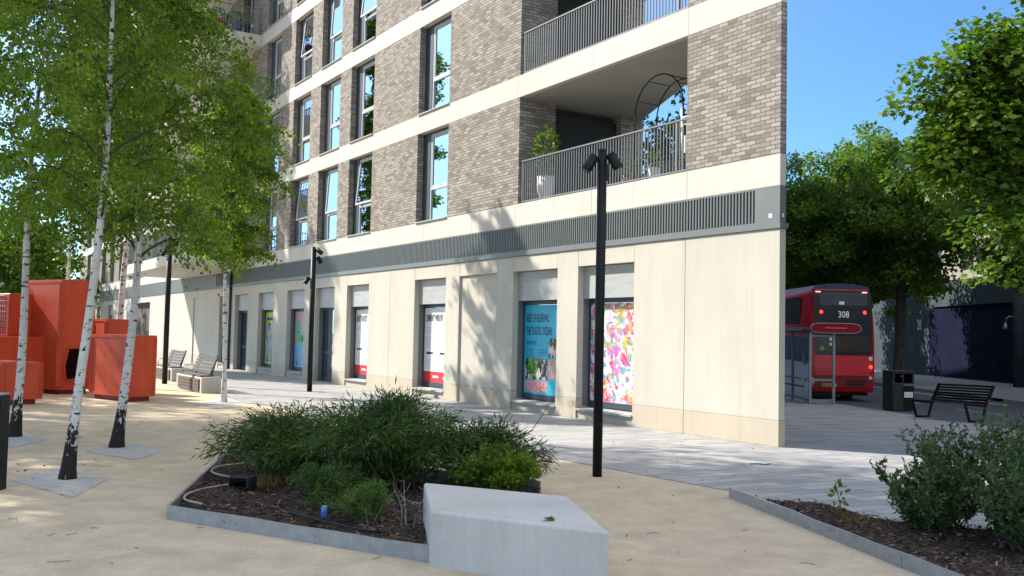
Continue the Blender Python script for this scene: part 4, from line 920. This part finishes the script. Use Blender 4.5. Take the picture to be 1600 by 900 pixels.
t = thing('dry_tuft', 'dry yellow grass tuft on the mulch of the right bed', 'grass tuft', (3.32, 9.2, .04)); n = 90; leaves('blades', rng.normal(0, .07, (n, 3)) * (1, 1, .1), np.tile((0, 0, .5), (n, 1)), .09, LEAF_BLADE, 'dry_leaf', t, None, .6)
t = thing('dry_tuft', 'dry brown grass tuft under the left shrub beside the floodlight', 'grass tuft', (-2.55, 10.35, .07)); n = 200; leaves('blades', rng.normal(0, .08, (n, 3)) * (1, 1, .1), np.tile((0, 0, .5), (n, 1)), .14, LEAF_BLADE, 'dry_leaf', t, None, .6)
def twigs(label, base, H, seed, spread=.3, n=3, name='dead_stem'):
    rs = random.Random(seed); t = thing(name, label, 'dry stem', base, 0, 'dead stems in the beds'); m = MB()
    for i in range(n):
        p = Vector((rs.gauss(0, .03), rs.gauss(0, .03), 0)); d = Vector((rs.gauss(0, spread), rs.gauss(0, spread), 1)).normalized(); pts = [p]
        for k in range(6): d = (d + Vector((rs.gauss(0, .2), rs.gauss(0, .2), .1))).normalized(); pts.append(pts[-1] + d * H * rs.uniform(.6, 1) / 6)
        m.tube(pts, [.011 * (1 - .13 * k) for k in range(7)], 5)
        for k in (3, 4, 5): e = Vector((rs.gauss(0, 1), rs.gauss(0, 1), .8)).normalized(); m.tube([pts[k], pts[k] + e * H * .2, pts[k] + e * H * .32 + Vector((0, 0, .03))], [.005, .003, .002], 4)
    m.build('twigs', 'dry_twig', t); return t
twigs('bare pale forked stem beside the concrete seat in the left bed', Vector((-.85, 8.25, .06)), .5, 3)
twigs('bare dead stem rising out of the low seedling clump', Vector((-1.2, 8.5, .06)), .42, 8, .4, 2)
twigs('bare grey twigs left of the shrubs in the right bed', Vector((3.75, 8.9, .04)), .45, 12, .5, 4)
t = thing('long_shoot', 'long bare shoot arching out to the right above the bright bush', 'dry stem', (-.25, 10.5, .3)); m = MB(); m.tube([(0, 0, 0), (.25, 0, .25), (.5, 0, .42), (.62, 0, .60), (.68, 0, .72)], [.008, .006, .005, .004, .003], 5); m.tube([(.3, 0, .28), (.5, .1, .22), (.7, .1, .12), (.82, .1, .02)], .004, 4); m.build('shoot', 'twig_bark', t)
# small things in and around the beds
p = G(380, 752); t = thing('ground_floodlight', 'black box floodlight lying in the mulch of the left bed', 'floodlight', (-2.75, 10.05, .08), R(-20)); m = MB(); m.box((-.12, -.09, .03), (.12, .09, .15)); m.build('housing', 'black_plastic', t, bevel=.012); m = MB(); m.box((-.1, -.095, .05), (.1, -.091, .14)); m.build('lens', 'dark_glass', t)
m = MB(); m.bar((-.13, 0, 0), (-.13, 0, .1), .015, .04); m.bar((.13, 0, 0), (.13, 0, .1), .015, .04); m.build('bracket', 'black_metal', t)
t = thing('drink_can', 'small blue crushed drink can on the mulch of the left bed', 'can', (-1.62, 8.58, .10), R(30)); m = MB(); m.tube([(0, 0, 0), (0, .0, .01), (.004, 0, .085), (.004, 0, .1)], [.026, .032, .030, .024], 14); m.build('body', 'can_blue', t); m = MB(); m.tube([(.004, 0, .1), (.004, 0, .104)], .024, 14); m.build('lid', 'galvanised', t)
def hose(label, pts, r, mat):
    t = thing('irrigation_hose', label, 'hose', pts[0], 0, 'irrigation hoses'); o = Vector(pts[0]); P = [Vector(p) - o for p in pts]; q = []
    for i in range(len(P) - 1):
        a, b, c, d = P[max(i - 1, 0)], P[i], P[i + 1], P[min(i + 2, len(P) - 1)]
        for k in range(6): s = k / 6; q.append(.5 * ((2 * b) + (c - a) * s + (2 * a - 5 * b + 4 * c - d) * s * s + (3 * b - a - 3 * c + d) * s ** 3))
    q.append(P[-1]); m = MB(); m.tube(q, r, 6); m.build('pipe', mat, t)
zz = .11
hose('pale hose looping over the mulch at the left end of the left bed', [(-2.55, 10.3, zz), (-2.9, 10.25, zz), (-3.15, 9.75, zz), (-3.1, 9.3, zz), (-2.85, 9.05, zz)], .012, 'hose')
hose('pale hose curling up beside the back edging of the left bed', [(-2.9, 10.6, zz), (-3.35, 11.0, zz), (-3.45, 11.5, zz), (-3.2, 11.9, zz)], .012, 'hose')
hose('black hose lying along the front of the left bed', [(-2.4, 9.3, zz - .02), (-1.9, 8.75, zz - .02), (-1.35, 8.25, zz - .02), (-.95, 8.05, zz - .02), (-.8, 8.3, zz - .02)], .010, 'black_plastic')
hose('black hose lying at the front of the right bed', [(3.6, 7.1, .09), (4.1, 7.0, .1), (4.6, 7.1, .1)], .02, 'black_plastic')
p = G(1187, 727); t = thing('blue_strap', 'short scrap of blue strap on the grey paving', 'litter', (p.x, p.y, .002), R(-10)); m = MB(); m.tube([(-.14, 0, .012), (-.03, .02, .016), (.08, -.01, .012), (.15, .05, .02)], .011, 5); m.build('strap', 'can_blue', t)
p = G(861, 813, .42); t = thing('fallen_sprig', 'fresh green sprig lying on top of the concrete seat', 'leaf', (p.x, p.y, .425)); n = 7; leaves('leaf', rng.normal(0, .012, (n, 3)) * (1, 1, .2) + (0, 0, .008), rng.normal(0, 1, (n, 3)) * (1, 1, .2), .05, LEAF_LOBED, 'box_leaf', t, np.tile((0, 0, 1.), (n, 1)), .1)
m = MB(); m.tube([(0, 0, .006), (-.05, .02, .006)], .003, 4); m.build('stalk', 'twig_bark', t)
n = 420; P = np.stack([rng.uniform(-7, 4.2, n), rng.uniform(6.2, 24, n), np.full(n, .012)], 1); P = P[[not (-4.2 < x < .9 and 6.5 < y < 13.6) and not (x > 2.2 and y < 11) for x, y, _ in P]]
o = leaves('leaf_litter', P, rng.normal(0, 1, (len(P), 3)) * (1, 1, .05), .035, np.array([(-.25, 0, 0), (.25, .1, .1), (.2, 1, .0), (-.2, .8, .15)]), 'mulch_chip', None, np.tile((0, 0, 1.), (len(P), 1)), .08); o['kind'] = 'stuff'
rs = random.Random(9); m = MB()
for i in range(26):
    x, y = rs.uniform(-4.5, 3), rs.uniform(6.4, 9.2)
    if y > 8.9 - (x + 3.1) * .55 - .1 and x < .8: y = 6.4 + rs.random() * .5
    if -.7 < x < .9 and y > 6.3: x -= 2.4 if x < .3 else -1.0; y = min(y, 7.3 if x < 0 else 9)
    a = rs.uniform(0, 6.28); L = rs.uniform(.04, .16); m.tube([(x, y, .008), (x + math.cos(a) * L * .5, y + math.sin(a) * L * .5, .014), (x + math.cos(a + .4) * L, y + math.sin(a + .4) * L, .008)], .003, 4)
o = m.build('twig_litter', 'dry_twig'); o['kind'] = 'stuff'
#PART4
# ================================================================== TREES
def curve(p0, p1, p2, n): return [p0 * (1 - t) ** 2 + p1 * 2 * t * (1 - t) + p2 * t ** 2 for t in [i / n for i in range(n + 1)]]
def birch(label, base, H, r0, z0, rmax, nb, nleaf, lean, seed, size=.075, group='birches on the plaza', profile=None, bark='birch_bark'):
    rs = random.Random(seed); t = thing('birch_tree', label, 'tree', base, 0, group); m = MB(); n = 22
    ax = lambda z: Vector((lean[0] * z + .05 * math.sin(z * .9 + seed), lean[1] * z + .05 * math.cos(z * .8 + seed), z))
    zz = [-.03, .03, .12, .3] + [.3 + (H - .3) * i / n for i in range(1, n + 1)]
    m.tube([ax(z) for z in zz], [r0 * (1.65 if z < .05 else 1.45 if z < .2 else 1.25 if z < .5 else 1) * max(.06, (1 - z / H) ** .8) for z in zz], 14); m.build('trunk', bark, t)
    m = MB(); P, D = [], []; tw = []
    for i in range(nb):
        q = (i + rs.random()) / nb; z = z0 + (H - z0 - .2) * q; pr = (math.sin(math.pi * min(1, .22 + q * .80)) ** .8) if profile is None else profile(q); L = rmax * pr * rs.uniform(.6, 1.08); a = i * 2.4 + rs.uniform(-.5, .5)
        o = Vector((math.cos(a), math.sin(a), 0)); p0 = ax(z); p1 = p0 + o * L * .5 + Vector((0, 0, L * .55)); p2 = p0 + o * L + Vector((0, 0, L * rs.uniform(-.15, .3)))
        pts = curve(p0, p1, p2, 8); rb = max(.006, r0 * .30 * (1 - q * .7)); m.tube(pts, [rb * (1 - .85 * k / 8) for k in range(9)], 5, False)
        for k in range(2, 9):
            for j in range(3):
                q0 = pts[k].lerp(pts[k - 1], rs.random()); e = (o * rs.uniform(.1, .9) + Vector((rs.gauss(0, .6), rs.gauss(0, .6), rs.uniform(-.2, .5)))).normalized(); l2 = rs.uniform(.2, .62) * (.5 + rmax * .4)
                tp = curve(q0, q0 + e * l2 * .6, q0 + e * l2 * .8 - Vector((0, 0, l2 * rs.uniform(.3, .9))), 4); tw.append(tp)
                if rs.random() < .5: m.tube(tp, [.005, .004, .003, .002, .0015], 3, False)
    m.build('branches', 'twig_bark', t)
    wts = [rs.uniform(.3, 1.7) for _ in tw]; sc = nleaf / sum(wts)
    for tp, w_ in zip(tw, wts):
        for j in range(int(w_ * sc + .5)):
            s = rs.uniform(.05, 1) * 3.999; k = int(s); p = tp[k].lerp(tp[k + 1], s - k); P.append((p.x + rs.gauss(0, .055), p.y + rs.gauss(0, .055), p.z + rs.gauss(0, .06))); D.append((rs.gauss(0, .6), rs.gauss(0, .6), -.7))
    leaves('crown', P, D, size, LEAF_DIAMOND, 'birch_leaf', t); return t
def g0(px, py): p = G(px, py); return (p.x, p.y, .004)
birch('birch in the foreground with a black rugged foot standing in a square pale tree pit', g0(112, 749), 7.6, .060, 2.75, 1.62, 44, 24000, (.05, .0), 11, .050)
birch('birch with a leaning white trunk in front of the red cube', g0(183, 700), 7.9, .068, 2.7, 1.85, 52, 27000, (.05, .01), 12, .062)
birch('leftmost birch, its trunk crossing the low red box', g0(18, 683), 8.4, .068, 3.0, 1.75, 42, 20000, (.04, 0), 13, .064)
birch('thin young birch with a pale slender trunk beside the timber benches', (g0(347, 628)[0], 23.1, .004), 7.9, .055, 3.3, 1.42, 52, 25000, (.012, 0), 14, .078, bark='young_birch_bark')
birch('tall birch far behind the red cube, partly hidden by nearer birches', (-11.3, 27.8, .004), 14.0, .10, 6.0, 1.9, 44, 15000, (.02, 0), 15, .12)
birch('tall birch beyond the red tower, farthest of the birches', (-18.3, 39.4, .0), 13.8, .10, 6.5, 1.5, 40, 9000, (.0, 0), 16, .13)
t = None

def big_tree(label, base, tr, trunk_top, limbs, nleaf, size, shape, mat, seed, cl=.75, name='tree', group=None, bark='tree_bark', reach=(.35, 1.0), flat=.75):
    rs = random.Random(seed); t = thing(name, label, 'tree', base, 0, group); B = Vector(base); m = MB(); T = Vector(trunk_top) - B; m.tube(curve(Vector((0, 0, -.1)), T * .5 + Vector((.05, 0, 0)), T, 8), [tr * (1.3 if k == 0 else 1 - .05 * k) for k in range(9)], 12); m.build('trunk', bark, t)
    m = MB(); C_ = []
    for L in limbs:
        e = Vector(L[:3]) - B; r_ = L[3] if len(L) > 3 else 1.0; st = T * rs.uniform(.72, 1.0); mid = st.lerp(e, .5) + Vector((0, 0, .12 * (e - st).length)); pts = curve(st, mid, e, 8); rb = tr * .34; m.tube(pts, [rb * (1 - .88 * k / 8) for k in range(9)], 6, False)
        for j in range(9):
            s = rs.uniform(*reach) * 7.999; k = int(s); q0 = pts[k].lerp(pts[k + 1], s - k); dr = Vector((rs.gauss(0, 1), rs.gauss(0, 1), rs.gauss(.2, .7))).normalized(); q1 = q0 + dr * r_ * rs.uniform(.3, 1.0); m.tube([q0, q0.lerp(q1, .5) + Vector((0, 0, .06)), q1], [.02, .012, .005], 4, False); C_.append((q1, r_ * rs.uniform(.28, .5)))
            C_.append((q0.lerp(q1, .5), r_ * .3))
    m.build('branches', bark, t); P, D = [], []; wt = [c[1] ** 2 for c in C_]; sc = nleaf / sum(wt)
    for (c, r_), w_ in zip(C_, wt):
        for j in range(int(w_ * sc + .5)):
            v_ = Vector((rs.gauss(0, 1), rs.gauss(0, 1), rs.gauss(0, 1))).normalized() * (r_ * rs.random() ** .45); v_.z *= flat; P.append(c + v_); D.append(v_.normalized() + Vector((0, 0, -.55)))
    n = len(P); roll = np.tile((0, 0, 1.), (n, 1)) if shape is LEAF_LOBED else None
    leaves('crown', [tuple(p) for p in P], [tuple(d) for d in D], size, shape, mat, t, roll, .4); return t
# the near plane tree whose boughs hang in from the right
big_tree('big plane tree with lobed leaves whose boughs hang in from the right edge', (9.6, 13.4, -.0), .24, (9.4, 13.4, 3.6),
         [(5.75, 13.3, 5.15, .8), (5.6, 13.0, 4.55, .7), (6.1, 13.1, 4.15, .7), (6.6, 13.0, 5.7, .95), (7.3, 12.8, 6.6, 1.1), (6.9, 13.4, 4.9, .9), (8.0, 13.0, 7.6, 1.2), (6.6, 12.3, 3.25, .6), (6.1, 12.6, 3.0, .55), (7.0, 12.2, 2.75, .6), (7.5, 12.6, 3.6, .9),
          (8.2, 12.4, 5.2, 1.1), (8.6, 13.8, 4.4, 1.1), (7.7, 13.8, 5.8, 1.0), (8.8, 12.8, 6.4, 1.2), (9.6, 13, 8.2, 1.4), (10.6, 13, 6.5, 1.5), (11, 14.5, 5, 1.5), (10, 11.8, 5, 1.4), (8.6, 15, 5.6, 1.3), (7.9, 12.0, 4.2, .9), (7.2, 12.9, 4.3, .8), (6.4, 13.6, 4.7, .8), (6.0, 13.4, 4.9, .7), (5.9, 13.3, 5.3, .6), (5.8, 13.2, 4.8, .6), (6.2, 13.2, 5.6, .6), (6.1, 13.3, 4.5, .6), (6.9, 14, 3.9, .9), (7.4, 13.4, 3.1, .8), (6.8, 13.0, 3.7, .7), (7.0, 13.6, 5.6, .9), (7.8, 13.6, 4.8, 1), (6.5, 13.3, 4.4, .7), (6.4, 13.2, 5.2, .7), (6.3, 13.3, 6.0, .6), (6.9, 13.4, 6.4, .8), (6.2, 13.4, 3.6, .6), (6.6, 13.5, 5.0, .8), (7.0, 12.6, 3.4, .7), (7.3, 13.3, 6.9, .8), (5.95, 13.3, 4.9, .9), (6.2, 13.3, 5.35, .9), (6.15, 13.2, 4.4, .9), (6.5, 13.2, 5.8, .9), (6.4, 13.4, 4.0, .8), (5.75, 13.35, 5.3, .9), (5.7, 13.3, 4.7, .9), (6.0, 13.5, 5.7, .9), (5.9, 13.2, 4.2, .8), (7.3, 13.2, 7.5, 1.0), (7.9, 13, 8.2, 1.2), (6.95, 13.2, 6.9, .8), (7.4, 13, 6.9, .9), (7.6, 12.8, 5.4, .9), (6.7, 12.4, 3.6, .6), (7.9, 12.9, 6.1, 1)], 80000, .092, LEAF_LOBED, 'plane_leaf', 31, name='plane_tree', reach=(.4, 1))
def street_tree(label, base, H, zc, r, nleaf, size, seed, group='street trees beyond the road', mat='street_leaf', shape=LEAF_DIAMOND):
    rs = random.Random(seed); L = []; b = Vector(base)
    for i in range(22):
        a = i * 2.4; q = (i + .5) / 22; z = zc + (H - zc) * q; rr = r * (math.sin(math.pi * (.16 + .74 * q)) ** .7) * rs.uniform(.55, 1.0); L.append((b.x + math.cos(a) * rr, b.y + math.sin(a) * rr, b.z + z, r * .42))
    return big_tree(label, base, r * .075, (b.x + .1, b.y, b.z + zc + (H - zc) * .35), L, nleaf, size, shape, mat, seed, group=group, name='street_tree', reach=(.45, 1.0))
street_tree('street tree across the road whose dark trunk stands between the bus and the boarded bay', (20.2, 50, -.38), 13.4, 4.6, 4.4, 28000, .22, 41)
street_tree('bushy street tree behind the bus, its crown filling the gap beside the building', (16.9, 54, -.38), 13.2, 4.4, 4.5, 28000, .20, 42)
street_tree('street tree behind the far concrete wall at the right edge', (22.6, 38.5, -.38), 12.5, 4.4, 4.8, 32000, .22, 43)
street_tree('tall street tree between the bushy one and the trunk beside the bus', (20.8, 58, -.38), 14.0, 4.4, 4.6, 28000, .26, 44)
street_tree('street tree in the far gap between the bus and the dark trunk', (20.5, 71, -.38), 13.5, 4.2, 4.6, 16000, .26, 51)
street_tree('street tree behind the brick pier with only a sprig showing past its edge', (6.1, 31.5, -.2), 10.2, 4.6, 2.55, 11000, .17, 45, group=None)
big_tree('slim tree on the near pavement whose bough tip shows past the brick pier', (7.0, 33.0, -.3), .12, (7.1, 33, 4.5), [(9.35, 31.5, 8.1, .55), (9.0, 31.5, 7.6, .5), (7.5, 33, 8.6, .8), (6.5, 33.5, 8, .8), (8.4, 32.2, 7.9, .4)], 1500, .15, LEAF_LOBED, 'street_leaf', 46, name='street_tree', reach=(.5, 1))
street_tree('loose green tree far off at the left behind the climbing block', (-32.5, 62, 0), 9.6, 2.6, 4.0, 9000, .28, 47, group='far trees at the left', mat='plane_leaf')
street_tree('lower bushy tree far off at the left edge', (-35.0, 70, 0), 9.0, 2.2, 4.2, 9000, .3, 48, group='far trees at the left', mat='plane_leaf')
SX, SY, PX_, PY_ = .914, -.406, .406, .914
for lab, q, p, H, r, nl, sd_ in (('great plaza tree outside the left edge, nearest the camera', -19, 4.5, 19, 5.2, 24000, 61), ('great plaza tree outside the left edge, second nearest the camera', -31, 6.5, 21, 5.4, 24000, 62),
                              ('great plaza tree outside the left edge, beside the low red box', -22, 10.4, 19, 4.7, 22000, 63), ('great plaza tree outside the left edge, farthest from the camera', -35, 12.8, 22, 4.8, 22000, 64),
                              ('tallest of the great plaza trees outside the left edge', -20, 9.8, 26, 5.0, 24000, 65)):
    street_tree(lab, (q * SX + p * PX_, q * SY + p * PY_, 0), H, H * .42, r, nl, .19, sd_, group='great trees outside the left edge')
street_tree('added dense columnar poplar, unseen past the left edge, shading the lower left facade', (-26.4, 43.5, 0), 22.5, 7.0, 3.3, 42000, .2, 71)  # unseen tree added to throw shade on the left end of the facade
street_tree('tall tree over the road outside the right edge of the view', (19.9, 33.5, -.3), 13, 5, 4.2, 9000, .26, 49, group='street trees beyond the road')

# ================================================================== BUILDINGS ROUND THE PLAZA (outside the frame; they shade it)
def block(label, poly, H, name='plaza_block', glazed=True):
    cx = sum(p[0] for p in poly) / len(poly); cy = sum(p[1] for p in poly) / len(poly); t = thing(name, label, 'building', (cx, cy, 0)); loc = [(x - cx, y - cy) for x, y in poly]
    m = MB(); m.prism(loc, 0, H); m.build('wall', 'tower_wall', t); m = MB(); m.prism([(x * 1.01, y * 1.01) for x, y in loc], H, H + .5); m.build('roof', 'grey_stone', t)
    n = len(loc) if glazed else 0
    for i in range(n):
        a, b = Vector(loc[i]), Vector(loc[(i + 1) % n]); L = (b - a).length; e = (b - a) / L; k = Vector((e.y, -e.x)); ar = sum(loc[j][0] * loc[(j + 1) % n][1] - loc[(j + 1) % n][0] * loc[j][1] for j in range(n)); k = k if ar > 0 else -k; nc = int(L // 4.2)
        if k.x > -.7: continue                                       # windows on the street side
        for z in np.arange(3.6, H - 2, 3.1):
            for c in range(nc):
                p = a + e * ((c + .5) * L / nc - .8); q = p + e * 1.5; p3 = p + k * .03; q3 = q + k * .03; m = MB(); m.quad((p3.x, p3.y, z), (q3.x, q3.y, z), (q3.x, q3.y, z + 1.9), (p3.x, p3.y, z + 1.9)); m.build('window', 'bus_reflection_glass', t)
block('pale beige block seen in glimpses through the leaves above the far wall', [(30, 42), (44, 42), (44, 84), (30, 84)], 12.5)
block('pale block closing the far end of the street, hidden behind the bus', [(-30, 150), (60, 150), (60, 165), (-30, 165)], 15, glazed=False)
street_tree('street tree far down the street behind the bus', (8.6, 74, -.38), 11, 3.6, 4.2, 9000, .3, 81)
street_tree('street tree farthest down the street behind the bus', (9.0, 98, -.38), 12, 3.6, 4.6, 8000, .36, 82)
block('added tall block across the road, unseen past the right edge, cutting skylight from the street', [(30, -14), (46, -14), (46, 38), (30, 38)], 14)  # unseen block added to hide sky and darken the street
# ================================================================== LIGHT
EL, SD = R(38), Vector((.914, -.406, 0)).normalized()
sun_vec = Vector((SD.x * math.cos(EL), SD.y * math.cos(EL), -math.sin(EL)))
sd = bpy.data.lights.new('sun', 'SUN'); sd.energy = 3.1; sd.angle = R(.53); sd.color = (1, .93, .83)
so = bpy.data.objects.new('sun', sd); COL.objects.link(so); so.rotation_euler = sun_vec.to_track_quat('-Z', 'Y').to_euler(); so.location = (-30, 20, 60)
w = bpy.data.worlds.new('World'); scene.world = w; w.use_nodes = True; nt = w.node_tree; nt.nodes.clear()
sky = nt.nodes.new('ShaderNodeTexSky'); sky.sky_type = 'NISHITA'; sky.sun_disc = False; sky.sun_elevation = EL; sky.sun_rotation = math.atan2(-SD.x, -SD.y); sky.air_density = 1.0; sky.dust_density = .4; sky.ozone_density = 2.6
bg = nt.nodes.new('ShaderNodeBackground'); bg.inputs[1].default_value = .15; ow = nt.nodes.new('ShaderNodeOutputWorld'); tint = nt.nodes.new('ShaderNodeMix'); tint.data_type = 'RGBA'; tint.blend_type = 'MULTIPLY'; tint.inputs[0].default_value = 1; tint.inputs[7].default_value = (.235, .37, .47, 1); nt.links.new(sky.outputs[0], tint.inputs[6])
# bright haze of the sky on the sun's side
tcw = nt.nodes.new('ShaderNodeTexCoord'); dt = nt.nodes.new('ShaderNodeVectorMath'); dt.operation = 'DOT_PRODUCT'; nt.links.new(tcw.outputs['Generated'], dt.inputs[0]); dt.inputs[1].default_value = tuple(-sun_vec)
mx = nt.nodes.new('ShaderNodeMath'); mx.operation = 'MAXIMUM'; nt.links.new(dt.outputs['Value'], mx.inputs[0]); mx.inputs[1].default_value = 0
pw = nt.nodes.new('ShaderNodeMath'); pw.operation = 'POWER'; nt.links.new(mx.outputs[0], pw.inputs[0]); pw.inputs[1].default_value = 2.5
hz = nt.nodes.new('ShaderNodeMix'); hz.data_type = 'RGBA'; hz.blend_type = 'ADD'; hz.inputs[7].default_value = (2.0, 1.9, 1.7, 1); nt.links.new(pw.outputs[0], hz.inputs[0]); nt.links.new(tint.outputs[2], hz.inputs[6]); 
# fill glow added to the sky high behind the viewer, lifting shaded surfaces
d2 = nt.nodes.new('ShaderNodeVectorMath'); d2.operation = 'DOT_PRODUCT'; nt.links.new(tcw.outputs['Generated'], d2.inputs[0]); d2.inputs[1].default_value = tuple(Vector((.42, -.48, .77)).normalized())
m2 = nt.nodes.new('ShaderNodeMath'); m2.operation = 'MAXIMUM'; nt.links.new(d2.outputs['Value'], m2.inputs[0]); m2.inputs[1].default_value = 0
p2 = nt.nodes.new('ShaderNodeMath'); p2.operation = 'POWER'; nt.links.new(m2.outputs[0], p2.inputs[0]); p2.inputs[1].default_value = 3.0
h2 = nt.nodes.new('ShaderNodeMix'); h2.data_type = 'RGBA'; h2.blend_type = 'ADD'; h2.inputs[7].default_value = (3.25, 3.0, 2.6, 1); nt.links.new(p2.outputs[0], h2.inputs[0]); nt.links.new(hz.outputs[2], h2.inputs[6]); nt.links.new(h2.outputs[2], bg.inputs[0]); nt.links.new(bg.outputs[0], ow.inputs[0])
scene.view_settings.view_transform = 'Standard'; scene.view_settings.look = 'None'; scene.view_settings.exposure = 1.7; scene.view_settings.gamma = 1
scene.render.engine = 'CYCLES'; scene.cycles.max_bounces = 8; scene.cycles.transparent_max_bounces = 12; scene.cycles.use_denoising = True
